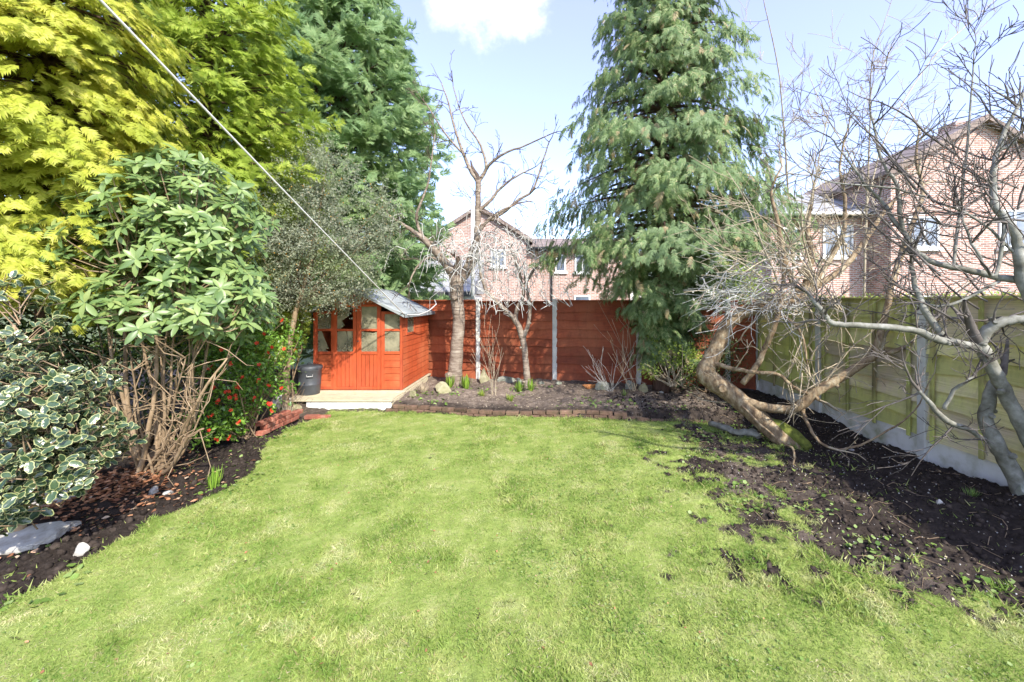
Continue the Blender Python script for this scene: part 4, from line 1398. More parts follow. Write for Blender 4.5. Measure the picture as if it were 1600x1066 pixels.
# --- generic leafy mass
def leafy(th, blobs, n, size, mat, seed, part='foliage', outward=.5, wl=.42, twigs=0, base=None, tmat='stem', shell=.4, clump=0):
    rr = np.random.default_rng(seed)
    Pl, Dl = [], []
    wsum = sum(b[3][0] * b[3][1] * b[3][2] for b in blobs) if False else sum((b[2] * b[3]) for b in blobs)
    for (cx, cy), Y, wx, wz, dy in blobs:
        k = max(5, int(n * wx * wz / wsum)); kk = k
        if clump: k = max(4, k // clump)
        c0 = np.array(at(cx, cy, Y))
        v = rr.normal(size=(k, 3)); v /= np.linalg.norm(v, axis=1, keepdims=True)
        rad = rr.random(k)[:, None] ** shell
        nz = 1 + .5 * (fbm(v[:, 0] * 3 + cx, v[:, 2] * 3 + v[:, 1] * 2, seed, 3)[:, None] - .5) * 2
        pc = c0 + v * rad * nz * np.array([wx * Y / F, dy, wz * Y / F])
        if clump:     # sprigs of leaves
            ax = v + rr.normal(size=v.shape) * .5 + np.array([0, 0, .15]); ax /= np.linalg.norm(ax, axis=1, keepdims=True)
            pc = (pc[:, None, :] + ax[:, None, :] * rr.uniform(-.16, .16, (k, clump, 1)) + rr.normal(size=(k, clump, 3)) * .028).reshape(-1, 3)
            v = np.repeat(ax, clump, axis=0)
        Pl.append(pc); Dl.append(v)
    P = np.concatenate(Pl); v = np.concatenate(Dl)
    D = v * outward + rr.normal(size=v.shape) * .6
    U = v * .4 + np.array([0, -.2, .8]) + rr.normal(size=v.shape) * .45
    S = rr.uniform(.6, 1.25, len(P)) * size
    if twigs:
        mb = MB(); r2 = random.Random(seed)
        for _ in range(twigs):
            i = r2.randrange(len(P)); e = Vector(P[i]); b0 = Vector(base) + Vector((r2.uniform(-.15, .15), r2.uniform(-.1, .1), 0))
            m_ = b0.lerp(e, .55) + rvec() * .12
            mb.tube([b0, m_, e], [.012, .008, .003], 4, cap=False)
        mb.build('stems', M[tmat], th)
    return P, frames(D, U), S


def add_leafy(th, P, Fm, S, mat, tv, tf, part='foliage'):
    me = inst_mesh(part, tv, tf, P, Fm, S, True)
    o = put(part, me, th, M[mat]); tag(o, kind='stuff'); return o


ltv, ltf = leaf_template(.45, .06, .12, 3)
ltv[-3:, 0] = 0
stv = np.array([(0, 0, 0), (.24, .5, .05), (0, 1, -.05), (-.24, .5, .05)]); stf = np.array([(0, 1, 2), (0, 2, 3)])

# red flowered shrub
jap = thing('flowering_shrub', 'bright green shrub dotted with red flowers beside the bin', 'shrub', (-4.35, 6.0, 0))
jb = [((388, 555), 5.9, 55, 58, .45), ((415, 600), 6.0, 38, 45, .35), ((360, 620), 5.6, 45, 60, .4), ((340, 560), 5.7, 45, 45, .4), ((355, 660), 5.6, 32, 34, .35), ((430, 535), 6.4, 40, 42, .4), ((315, 660), 5.3, 35, 40, .3)]
P, Fm, S = leafy(jap, jb, 5200, .062, None, 11, twigs=60, base=(-4.35, 5.95, 0), shell=.45)
split_leaves(jap, P, Fm, S, *leaf_template(.46, .06, .12, 5), [M['japonica_leaf']], None, 120, 9)
ftv = []; ftf = []
for k in range(5):
    a = k * 1.2566; b_ = len(ftv)
    ftv += [(0, 0, 0), (math.cos(a - .5) * .8, math.sin(a - .5) * .8, .25), (math.cos(a) * 1.05, math.sin(a) * 1.05, .3), (math.cos(a + .5) * .8, math.sin(a + .5) * .8, .25)]
    ftf += [(b_, b_ + 1, b_ + 2), (b_, b_ + 2, b_ + 3)]
fme = np_mesh('flower', np.array(ftv), np.array(ftf)); fme.materials.append(M['flower_red'])
C = P; pxs, pys = project(C)
order = np.argsort(C[:, 1])
near = {}
for i in order:
    near.setdefault((int(pxs[i] // 22), int(pys[i] // 22)), i)
order = list(near.values()); random.Random(8).shuffle(order)
cnt = 0; seen = []
for i in order:
    if cnt >= 34: break
    if not (330 < pxs[i] < 500 and pys[i] > 500): continue
    if any((pxs[i] - a) ** 2 + (pys[i] - b_) ** 2 < 90 for a, b_ in seen): continue
    seen.append((pxs[i], pys[i])); cnt += 1
    for q in range(random.choice((1, 2, 3))):
        o = bpy.data.objects.new('flower', fme); link(o, jap)
        o.location = Vector(C[i]) + Vector((random.uniform(-.03, .03), -.03, random.uniform(-.02, .03))) - wloc(jap)
        s_ = random.uniform(.018, .03); o.scale = (s_, s_, s_)
        o.rotation_euler = (R(70) + random.uniform(-.6, .6), random.uniform(-.6, .6), random.uniform(-.6, .6))

# grey leaved shrub over the shed
gsh = thing('large_shrub', 'tall grey green shrub arching over the summerhouse roof', 'shrub', (-4.3, 7.0, 0))
gb_ = [((420, 380), 6.7, 50, 60, .5), ((600, 330), 7.2, 30, 50, .4), ((470, 470), 7.15, 55, 30, .35), ((415, 465), 6.7, 40, 50, .4), ((535, 468), 7.6, 45, 24, .25), ((562, 455), 7.75, 26, 18, .2), ((500, 300), 7.2, 85, 78, .7), ((470, 380), 7.0, 75, 75, .7), ((540, 390), 7.1, 70, 65, .6), ((430, 330), 7.0, 50, 60, .6), ((440, 440), 6.9, 50, 45, .5), ((520, 455), 7.1, 55, 28, .5), ((590, 370), 7.2, 40, 45, .5), ((500, 240), 7.4, 40, 35, .5), ((560, 430), 7.2, 40, 30, .4)]
P, Fm, S = leafy(gsh, gb_, 42000, .046, None, 12, twigs=40, base=(-4.5, 7.4, 1.9), tmat='stem', shell=.6, clump=26)
add_leafy(gsh, P, Fm, S, 'grey_leaf', stv, stf)
mb = MB(); p, r = smooth_path([(-4.5, 7.15, 0), (-4.45, 7.1, .9), (-4.3, 7.1, 1.8), (-4.0, 7.1, 2.8)], [.06, .05, .04, .02], 4, .01); mb.tube(p, r, 8); mb.build('trunk', M['stem'], gsh)
sel = rng.choice(len(P), 420, replace=False)
me = inst_mesh('berries', np.array([(1, 0, 0), (-.5, .8, 0), (-.5, -.8, 0), (0, 0, 1), (0, 0, -1)]), np.array([(0, 1, 3), (1, 2, 3), (2, 0, 3), (1, 0, 4), (2, 1, 4), (0, 2, 4)]), P[sel], Fm[sel], np.full(420, .012))
tag(put('berries', me, gsh, M['orange_berry']), kind='stuff')

# dark hedge behind the left border
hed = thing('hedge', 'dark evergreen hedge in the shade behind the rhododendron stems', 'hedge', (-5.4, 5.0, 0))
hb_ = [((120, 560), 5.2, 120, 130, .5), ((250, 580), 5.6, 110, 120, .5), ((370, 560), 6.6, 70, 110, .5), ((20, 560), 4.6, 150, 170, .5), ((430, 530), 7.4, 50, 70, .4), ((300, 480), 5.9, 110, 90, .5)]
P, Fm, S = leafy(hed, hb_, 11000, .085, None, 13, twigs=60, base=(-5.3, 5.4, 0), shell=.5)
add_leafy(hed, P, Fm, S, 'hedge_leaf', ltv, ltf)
# bright drooping sprays beside the shed
lsh = thing('small_conifer', 'young bright green conifer between the bin and the summerhouse corner', 'shrub', (-4.9, 8.0, 0))
lb_ = [((458, 498), 7.7, 18, 28, .25), ((444, 536), 7.6, 18, 28, .25), ((466, 474), 7.7, 18, 14, .2)]
P, Fm, S = leafy(lsh, lb_, 650, .14, None, 14, twigs=14, base=(-4.9, 7.8, .1))
me = inst_mesh('foliage', FT[0][0], FT[0][1], P, Fm, S); tag(put('foliage', me, lsh, M['lime_leaf']), kind='stuff')
# light shrub under the big conifer
lu = thing('light_shrub', 'light green airy shrub under the big conifer', 'shrub', at(1055, 600, 8.3))
lub = [((1050, 550), 8.2, 38, 24, .35), ((1015, 580), 8.1, 18, 14, .25), ((1080, 565), 8.2, 25, 25, .3), ((1030, 525), 8.3, 20, 12, .2)]
P, Fm, S = leafy(lu, lub, 1500, .055, None, 15, twigs=40, base=tuple(at(1055, 603, 8.3)), tmat='tan_twig')
add_leafy(lu, P, Fm, S, 'lime_shrub', stv, stf)
lu2 = thing('light_shrub', 'pale green bush showing beyond the fence corner right of the conifer', 'shrub', at(1140, 500, 10.0))
P, Fm, S = leafy(lu2, [((1135, 420), 10, 55, 45, .6), ((1170, 450), 10, 45, 35, .6), ((1100, 450), 10.1, 45, 40, .5)], 3600, .075, None, 16, twigs=40, base=tuple(at(1140, 560, 10.0)), tmat='tan_twig')
add_leafy(lu2, P, Fm, S, 'lime_shrub', stv, stf)
# dark low shrub right of the conifer foot
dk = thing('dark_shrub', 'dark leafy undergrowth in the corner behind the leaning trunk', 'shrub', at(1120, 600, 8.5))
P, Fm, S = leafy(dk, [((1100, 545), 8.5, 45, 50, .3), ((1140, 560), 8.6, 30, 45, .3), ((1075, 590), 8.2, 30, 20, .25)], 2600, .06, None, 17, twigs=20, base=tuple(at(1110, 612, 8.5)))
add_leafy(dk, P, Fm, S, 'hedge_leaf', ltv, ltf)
# neighbour's hedge showing over the right fence
nh = thing('hedge', 'pale green clipped hedge top just above the right fence', 'hedge', (6.2, 8, 0))
P, Fm, S = leafy(nh, [((1250 + i * 55, 475), 11 - i * .8, 50, 16, .4) for i in range(7)], 5200, .06, None, 18)
add_leafy(nh, P, Fm, S, 'lime_shrub', stv, stf)


# ------------------------------------------------------------------ bare trees
def twig(mb, p, d, L, r, lev, rr, trop=(0, 0, .25), nseg=4, kids=(2, 4), wob=.28, spread=.9, minr=.0022, sides=4, shrink=(.45, .75)):
    pts, rad = [p.copy()], [r]
    dd = d.normalized(); tr = Vector(trop)
    for i in range(nseg):
        dd = (dd + Vector((rr.gauss(0, wob), rr.gauss(0, wob), rr.gauss(0, wob))) + tr * .5).normalized()
        pts.append(pts[-1] + dd * L / nseg)
        rad.append(max(minr, r * (1 - .75 * (i + 1) / nseg)))
    mb.tube(pts, rad, sides if r < .012 else 6, cap=False)
    if lev <= 0: return
    for k in range(rr.randint(*kids)):
        i = rr.randint(1, nseg)
        q = pts[i - 1].lerp(pts[i], rr.random())
        dirn = (pts[i] - pts[i - 1]).normalized()
        side = dirn.cross(Vector((rr.gauss(0, 1), rr.gauss(0, 1), rr.gauss(0, 1)))).normalized()
        nd = (dirn + side * spread * rr.uniform(.5, 1.3)).normalized()
        twig(mb, q, nd, L * rr.uniform(*shrink), max(minr, rad[i] * .75), lev - 1, rr, trop, max(3, nseg - 1), kids, wob, spread, minr, sides, shrink)


def limb(pxs, ws=None, w0=None, w1=None, sub=4, wob=.006):
    """pxs: (px, py, Y) list; widths in photo pixels"""
    pts = [at(*q) for q in pxs]
    n = len(pts)
    if ws is None: ws = [lerp(w0, w1, i / (n - 1)) for i in range(n)]
    rad = [w * q[2] / F / 2 / (1 + ((q[0] - 850) / F) ** 2) ** .42 for w, q in zip(ws, pxs)]
    return smooth_path(pts, rad, sub, wob)


def tree(name, label, base, limbs, bark, twmat, seed, dens, L, r, lev, trop, kids=(2, 4), first='trunk', spread=.9, wob=.28, minr=.0022, group=None, toward=0.0, stubs=True):
    th = thing(name, label, 'tree', base, group)
    rr = random.Random(seed)
    tm = MB()
    for i, (pts, rad, k) in enumerate(limbs):
        mb = MB(); mb.tube(pts, rad, 12 if rad[0] > .03 else 7)
        if rad[0] > .03 and stubs:      # knots and pruning stubs
            for _ in range(3):
                j = rr.randrange(1, len(pts) - 1); d = rvec(); d = (d - (pts[j + 1] - pts[j]).normalized() * d.dot((pts[j + 1] - pts[j]).normalized())).normalized()
                mb.tube([pts[j], pts[j] + d * rad[j] * 1.25, pts[j] + d * rad[j] * 1.5], [rad[j] * .55, rad[j] * .42, rad[j] * .36], 7)
        mb.build(first if i == 0 else 'limb', bark, th)
        n = int(k * dens)
        for _ in range(n):
            j = rr.randrange(max(1, int(len(pts) * .25)), len(pts))
            p = pts[j]; dirn = (pts[j] - pts[j - 1]).normalized()
            side = dirn.cross(Vector((rr.gauss(0, 1), rr.gauss(0, 1), rr.gauss(0, 1)))).normalized()
            nd = (dirn * .5 + side * rr.uniform(.5, 1.2) + Vector((0, -toward, 0))).normalized()
            twig(tm, p, nd, L * rr.uniform(.5, 1.3), min(r * rr.uniform(.6, 1.2), rad[j] * .8), lev, rr, trop, 4, kids, wob, spread, minr)
        # leader carries on into a twig
        d = (pts[-1] - pts[-2]).normalized()
        if k: twig(tm, pts[-1], d, L, rad[-1], lev, rr, trop, 4, kids, wob, spread, minr)
    tag(tm.build('twigs', twmat, th), kind='stuff')
    return th


# cherry
YC = 9.2
cl_ = []
cl_.append((*limb([(713, 612, YC), (711, 585, YC), (714, 540, YC), (717, 500, YC), (714, 465, YC), (713, 432, YC)], [26, 23, 20, 19, 20, 24]), 2))
cl_.append((*limb([(713, 436, YC), (697, 412, YC - .1), (680, 392, YC - .2), (662, 374, YC - .3), (646, 362, YC - .4), (622, 346, YC - .6)], [17, 14, 12, 10, 7, 4]), 14))
cl_.append((*limb([(716, 440, YC), (734, 420, YC), (743, 395, YC), (746, 350, YC), (747, 310, YC), (747, 282, YC)], [17, 13, 11, 10, 9, 9]), 6))
cl_.append((*limb([(747, 284, YC), (735, 266, YC), (724, 240, YC), (715, 215, YC), (706, 185, YC), (700, 158, YC), (690, 130, YC)], [8, 6, 5, 4, 3, 2.4, 1.5]), 7))
cl_.append((*limb([(724, 240, YC), (712, 228, YC), (695, 208, YC), (680, 185, YC), (664, 160, YC)], [4, 3.4, 2.8, 2.2, 1.5]), 4))
cl_.append((*limb([(748, 284, YC), (758, 268, YC), (766, 256, YC - .1), (788, 240, YC - .2), (820, 228, YC - .3), (855, 212, YC - .5)], [7, 5.5, 4.5, 3.5, 2.6, 1.8]), 7))
cl_.append((*limb([(760, 262, YC), (757, 245, YC), (748, 222, YC), (730, 195, YC), (718, 170, YC), (708, 135, YC)], [5, 4, 3.4, 2.6, 2, 1.4]), 5))
cl_.append((*limb([(748, 330, YC), (768, 312, YC), (780, 296, YC), (800, 280, YC), (822, 268, YC)], [6, 5, 4, 3, 2]), 6))
cl_.append((*limb([(765, 345, YC), (790, 330, YC), (810, 312, YC), (832, 298, YC), (845, 262, YC), (858, 222, YC)], [5, 4.5, 4, 3.4, 2.6, 1.8]), 8))
cl_.append((*limb([(725, 425, YC), (750, 360, YC - .1), (775, 335, YC - .2), (800, 322, YC - .2)], [8, 6, 4.5, 3.5]), 5))
cl_.append((*limb([(662, 374, 8.9), (652, 350, 8.9), (652, 330, 8.8), (668, 290, 8.8), (674, 250, 8.7), (680, 210, 8.7)], [6, 5, 4, 3, 2.2, 1.5]), 6))
cl_.append((*limb([(700, 415, 9.1), (672, 402, 9), (650, 420, 8.9), (640, 442, 8.8)], [5, 4, 3, 2]), 4))
cherry = tree('cherry_tree', 'bare cherry tree with banded trunk beside the summerhouse', (at(713, 600, YC).x, YC, 0), cl_, M['cherry_bark'], M['dark_twig'], 31, .9, .5, .012, 2, (0, 0, .06), (1, 3), minr=.0052, wob=.2)

# small weeping tree
YS = 8.95
sl = []
sl.append((*limb([(824, 615, YS), (823, 590, YS), (821, 560, YS), (817, 528, YS)], [13, 11, 9.5, 10]), 0))
sl.append((*limb([(817, 530, YS), (806, 502, YS), (790, 485, YS - .1), (772, 468, YS - .2), (758, 450, YS - .2), (750, 425, YS - .3)], [10, 9, 7, 6, 5, 4]), 5))
sl.append((*limb([(818, 528, YS), (826, 505, YS), (828, 480, YS), (824, 455, YS), (820, 430, YS)], [8, 6, 6, 5, 4]), 5))
sl.append((*limb([(806, 502, YS), (808, 482, YS), (818, 460, YS), (812, 430, YS), (805, 405, YS), (795, 385, YS)], [7, 6.5, 6, 5, 4, 3]), 5))
sl.append((*limb([(820, 445, YS), (835, 420, YS), (850, 405, YS + .1), (868, 400, YS)], [5, 4, 3, 2.2]), 5))
small = tree('weeping_tree', 'small bare weeping tree with pale tangled twigs before the red fence', (at(823, 602, YS).x, YS, 0), sl, M['cherry_bark'], M['pale_twig'], 33, .8, .5, .011, 1, (0, 0, .1), (1, 3), minr=.005)
rr = random.Random(77)
wt = MB()
for i in range(230):
    # arching whips that rise, turn over and hang
    px = rr.gauss(765, 55); py = rr.gauss(400, 28)
    s_ = at(px, py, YS - .1 + rr.uniform(-.5, .5))
    a = rr.uniform(0, 6.28); o_ = Vector((math.cos(a), math.sin(a) * .7, 0)); Lh = rr.uniform(.2, .6)
    wt.tube([s_, s_ + o_ * Lh * .4 + Vector((0, 0, .08)) + rvec() * .03, s_ + o_ * Lh * .8 + rvec() * .04 + Vector((0, 0, .0)), s_ + o_ * Lh * 1.05 + Vector((0, 0, -.18)) + rvec() * .05, s_ + o_ * Lh * 1.1 + Vector((0, 0, -rr.uniform(.25, .5))) + rvec() * .04],
            [.011, .0095, .008, .0065, .005], 4, cap=False)
for i in range(70):
    px = rr.uniform(740, 890); py = rr.gauss(455, 12)
    s_ = at(px, py, YS - .3 + rr.uniform(-.3, .3))
    wt.tube([s_, s_ + Vector((rr.uniform(-.02, .12), 0, -.05)) + rvec() * .04, s_ + Vector((rr.uniform(-.05, .25), -.05, -rr.uniform(.1, .3))) + rvec() * .05], [.011, .009, .006], 4, cap=False)
wt.build('weeping_twigs', M['pale_twig'], small)

# leaning brown tree
bl = []
bl.append((*limb([(1240, 702, 5.7), (1215, 680, 5.75), (1180, 648, 5.85), (1150, 622, 5.95), (1120, 600, 6.05), (1102, 584, 6.1), (1112, 560, 6.15), (1126, 530, 6.2), (1140, 503, 6.2), (1165, 487, 6.2), (1200, 480, 6.15), (1235, 472, 6.1), (1262, 455, 6.1)],
                  [34, 32, 31, 31, 32, 30, 26, 24, 23, 22, 20, 18, 16], 4, .010), 8))
bl.append((*limb([(1160, 625, 5.9), (1195, 636, 5.75), (1232, 640, 5.6), (1252, 632, 5.5), (1275, 612, 5.45), (1310, 592, 5.4), (1340, 574, 5.4), (1366, 555, 5.4)], [16, 15, 15, 19, 17, 16, 15, 15]), 8))
bl.append((*limb([(1366, 556, 5.4), (1376, 520, 5.4), (1384, 490, 5.4), (1392, 450, 5.4), (1404, 410, 5.5), (1415, 375, 5.5), (1428, 345, 5.6), (1442, 300, 5.7), (1432, 250, 5.8), (1436, 205, 5.8)], [14, 12, 11, 11, 10, 9.5, 9, 8, 5, 3]), 12))
bl.append((*limb([(1372, 553, 5.4), (1400, 548, 5.3), (1425, 536, 5.2), (1450, 515, 5.2), (1475, 500, 5.2)], [9, 8, 7, 5, 3]), 6))
bl.append((*limb([(1160, 600, 5.95), (1180, 575, 5.9), (1195, 545, 5.9), (1208, 515, 5.8), (1218, 480, 5.8), (1224, 440, 5.8), (1226, 400, 5.8)], [10, 10, 10, 9, 9, 7, 5]), 8))
bl.append((*limb([(1110, 566, 6.1), (1140, 575, 5.9), (1180, 582, 5.7), (1215, 585, 5.6), (1240, 605, 5.5), (1262, 615, 5.45)], [8, 7, 6.5, 6, 6, 6]), 5))
bl.append((*limb([(1255, 460, 6.1), (1262, 430, 6.1), (1268, 395, 6.1), (1262, 360, 6.2), (1268, 320, 6.2)], [13, 12, 11, 8, 5]), 10))
bl.append((*limb([(1262, 455, 6.1), (1300, 432, 6.1), (1330, 405, 6.2), (1355, 370, 6.3), (1390, 320, 6.4), (1420, 300, 6.5)], [13, 12, 10, 9, 7, 5]), 10))
bl.append((*limb([(1250, 462, 6.1), (1232, 425, 6.2), (1222, 385, 6.2), (1215, 345, 6.2), (1205, 300, 6.3), (1222, 260, 6.3)], [10, 9, 8, 7, 5, 3]), 9))
bl.append((*limb([(1270, 445, 6.1), (1300, 400, 6.3), (1318, 360, 6.4), (1320, 310, 6.4), (1312, 260, 6.5), (1325, 200, 6.5)], [10, 9, 8, 6, 4, 2.5]), 9))
bl.append((*limb([(1215, 490, 5.9), (1240, 505, 5.7), (1255, 530, 5.6), (1262, 570, 5.5)], [6, 5, 4, 3]), 4))
bl.append((*limb([(1254, 640, 5.5), (1262, 662, 5.3), (1280, 690, 5.1), (1310, 702, 5.0), (1345, 695, 4.9), (1390, 672, 4.8), (1430, 640, 4.8), (1450, 600, 4.8)], [7, 6, 5, 4.5, 4, 3.4, 2.6, 2]), 3))
bl.append((*limb([(1150, 625, 5.9), (1190, 665, 5.5), (1220, 690, 5.2), (1240, 702, 5.1), (1238, 728, 5.0)], [4, 4, 4, 4, 3]), 2))
lean = tree('leaning_tree', 'brown bare tree with bent trunk leaning out over the soil at right', (at(1230, 700, 5.7).x, 5.7, 0), bl, M['brown_bark'], M['tan_twig'], 41, .85, .62, .012, 2, (0, -.05, .10), (1, 3), minr=.0034, wob=.22)
rr = random.Random(123)
wh = MB()
for i in range(26):
    s_ = at(rr.uniform(1215, 1330), rr.uniform(380, 500), 6.0 + rr.uniform(-.3, .3))
    a = rr.gauss(2.2, .75); d = Vector((math.cos(a), rr.uniform(-.7, .3), math.sin(a))).normalized()
    twig(wh, s_, d, rr.uniform(.8, 1.9), rr.uniform(.010, .018), 2, rr, (-.10, -.05, -.03), 7, (1, 4), .11, .8, .0042, 4, (.3, .55))
for i in range(26):
    s_ = at(rr.uniform(1215, 1400), rr.uniform(500, 640), 5.5 + rr.uniform(-.2, .3))
    a = rr.uniform(0, 6.28); d = Vector((math.cos(a), rr.uniform(-.6, .2), math.sin(a) + .2)).normalized()
    twig(wh, s_, d, rr.uniform(.3, .8), rr.uniform(.006, .010), 1, rr, (.0, 0, .03), 5, (1, 3), .16, .8, .003, 4)
tag(wh.build('branches', M['tan_twig'], lean), kind='stuff')
mb = MB()
p, r = limb([(1262, 700, 5.62), (1240, 680, 5.68), (1215, 664, 5.75), (1195, 655, 5.8)], [20, 24, 18, 8]); mb.tube(p, r, 9); mb.build('moss', M['moss'], lean)
# light whippy branches reaching left over the conifer
rr = random.Random(99); wt = MB()
for i in range(85):
    s_ = at(rr.uniform(1140, 1260), rr.uniform(405, 490), 6.1 + rr.uniform(-.4, .3))
    a = rr.uniform(2.2, 4.4)
    d = Vector((math.cos(a), math.sin(a) * .5 - .2, rr.uniform(-.5, .5)))
    twig(wt, s_, d, rr.uniform(.3, .85), .008, 1, rr, (-.05, 0, -.12), 5, (1, 3), .2, .8, .0034)
wt.build('drooping_twigs', M['pale_twig'], lean)

# grey tree at the right edge
gl_ = []
gl_.append((*limb([(1606, 790, 3.8), (1590, 752, 3.82), (1568, 712, 3.85), (1549, 680, 3.88), (1541, 655, 3.9), (1545, 625, 3.9), (1555, 598, 3.92)], [38, 34, 31, 28, 25, 23, 20]), 1))
gl_.append((*limb([(1625, 720, 3.7), (1600, 672, 3.72), (1572, 618, 3.75), (1552, 578, 3.78), (1536, 548, 3.8), (1528, 534, 3.8)], [30, 28, 27, 25, 26, 24]), 1))
gl_.append((*limb([(1530, 545, 3.8), (1505, 538, 3.8), (1470, 532, 3.8), (1450, 525, 3.8), (1425, 516, 3.8), (1375, 511, 3.82), (1330, 508, 3.85), (1298, 504, 3.9), (1288, 490, 3.9), (1272, 472, 3.95), (1258, 455, 4)], [18, 17, 16, 15, 13, 12, 11, 10, 9, 7, 5], 4, .004), 9))
gl_.append((*limb([(1530, 538, 3.8), (1545, 515, 3.75), (1570, 502, 3.7), (1605, 498, 3.65), (1640, 490, 3.6)], [24, 22, 20, 18, 16]), 4))
gl_.append((*limb([(1500, 538, 3.8), (1474, 525, 3.85), (1455, 500, 3.9), (1440, 475, 3.95), (1428, 440, 4), (1424, 400, 4.05)], [12, 13, 13, 12, 9, 6]), 8))
gl_.append((*limb([(1640, 455, 3.7), (1600, 440, 3.75), (1562, 434, 3.8), (1520, 424, 3.85), (1480, 416, 3.9), (1455, 408, 3.95), (1430, 392, 4), (1415, 368, 4), (1395, 342, 4.05), (1380, 318, 4.1), (1350, 285, 4.1), (1325, 250, 4.15), (1298, 215, 4.2)], [20, 18, 15, 13, 12, 11, 10, 9, 8, 6, 4.5, 3.4, 2.4], 3, .004), 12))
gl_.append((*limb([(1625, 500, 3.7), (1600, 440, 3.7), (1592, 400, 3.7), (1588, 370, 3.7), (1570, 342, 3.72), (1552, 315, 3.75), (1552, 270, 3.78), (1560, 235, 3.8), (1575, 195, 3.8), (1600, 145, 3.8)], [26, 24, 20, 17, 15, 13, 11, 10, 8, 6]), 14))
gl_.append((*limb([(1412, 365, 4), (1406, 330, 4), (1402, 290, 4.05), (1384, 262, 4.05), (1372, 230, 4.1), (1358, 165, 4.15)], [8, 8, 7, 5.5, 5, 2.5]), 7))
gl_.append((*limb([(1560, 235, 3.8), (1580, 225, 3.75), (1600, 200, 3.7), (1625, 165, 3.7)], [8, 7, 6, 5]), 6))
gl_.append((*limb([(1545, 690, 3.9), (1510, 670, 3.85), (1475, 655, 3.8), (1450, 628, 3.8), (1436, 610, 3.8)], [9, 11, 12, 9, 6]), 5))
gl_.append((*limb([(1475, 640, 3.8), (1490, 610, 3.75), (1508, 598, 3.7), (1520, 590, 3.7)], [8, 7, 6, 6]), 2))
gl_.append((*limb([(1570, 345, 3.72), (1555, 430, 3.7), (1530, 400, 3.7), (1510, 360, 3.75), (1498, 315, 3.8)], [8, 7, 6, 5, 4]), 7))
gl_.append((*limb([(1490, 420, 3.9), (1500, 330, 4), (1510, 240, 4), (1520, 120, 4.05), (1525, 60, 4.1)], [6, 5.5, 5, 3, 1.6]), 7))
gl_.append((*limb([(1560, 440, 3.8), (1500, 470, 3.85), (1470, 478, 3.9), (1440, 475, 3.95)], [7, 6, 5, 4]), 5))
gl_.append((*limb([(1590, 400, 3.7), (1530, 345, 3.8), (1450, 310, 3.9), (1380, 292, 4), (1300, 285, 4.1), (1250, 262, 4.2)], [6, 5, 4, 3.4, 2.6, 1.6]), 9))
grey = tree('apple_tree', 'grey barked bare tree spreading from the right edge of the garden', (4.4, 3.8, 0), gl_, M['grey_bark'], M['grey_twig'], 51, 1.0, .5, .011, 2, (-.08, 0, .12), (2, 4), minr=.003, wob=.2)

rr = random.Random(321)
wh = MB()
for i in range(34):
    s_ = at(rr.uniform(1420, 1640), rr.uniform(230, 520), 3.85 + rr.uniform(-.2, .4))
    a = rr.gauss(2.5, .7); d = Vector((math.cos(a), rr.uniform(-.4, .6), math.sin(a))).normalized()
    twig(wh, s_, d, rr.uniform(.6, 1.5), rr.uniform(.007, .013), 2, rr, (-.08, 0, .03), 7, (1, 3), .12, .8, .003, 4, (.3, .55))
tag(wh.build('branches', M['grey_twig'], grey), kind='stuff')

# tall thin bare tree beyond the right fence
tb = []
YT = 9.5
tb.append((*limb([(1235, 480, YT), (1240, 400, YT), (1232, 300, YT), (1225, 200, YT), (1215, 100, YT), (1195, 10, YT), (1185, -60, YT)], [9, 8, 7, 5, 4, 3, 2]), 22))
tb.append((*limb([(1350, 480, YT), (1352, 380, YT), (1356, 280, YT), (1360, 180, YT), (1362, 100, YT), (1380, 40, YT), (1400, -20, YT)], [9, 8, 7, 5, 4, 3, 2]), 22))
tb.append((*limb([(1352, 330, YT), (1385, 210, YT), (1450, 100, YT), (1510, 40, YT), (1560, -5, YT)], [6, 5, 4, 3, 2]), 16))
tb.append((*limb([(1240, 400, YT), (1270, 300, YT), (1285, 220, YT), (1300, 150, YT)], [6, 5, 4, 2]), 14))
tb.append((*limb([(1356, 300, YT), (1320, 230, YT), (1290, 180, YT), (1265, 120, YT)], [5, 4, 3, 2]), 12))
tb = [(p, [q * .5 for q in r], k) for p, r, k in tb]
tree('birch_tree', 'thin bare tree with wispy upright twigs beyond the right fence', (at(1300, 480, YT).x, YT, 0), tb, M['tan_twig'], M['tan_twig'], 61, .7, .8, .006, 2, (0, 0, .18), (2, 4), minr=.0042, wob=.18, stubs=False)

# ------------------------------------------------------------------ loose small things
# fallen log
mb = MB(); p, r = limb([(1108, 664, 6.45), (1132, 676, 6.25), (1150, 690, 6.05), (1168, 692, 6.0), (1186, 704, 5.85)], [8, 11, 10, 12, 10], 4, .008)
p = [Vector((q.x, q.y, float(height(q.x, q.y)) + rr_ * 1.1 + .03)) for q, rr_ in zip(p, r)]
mb.tube(p, r, 9); o = mb.build('log', M['grey_bark']); tag(o, 'fallen grey branch lying on the soil edge below the leaning trunk', 'log')


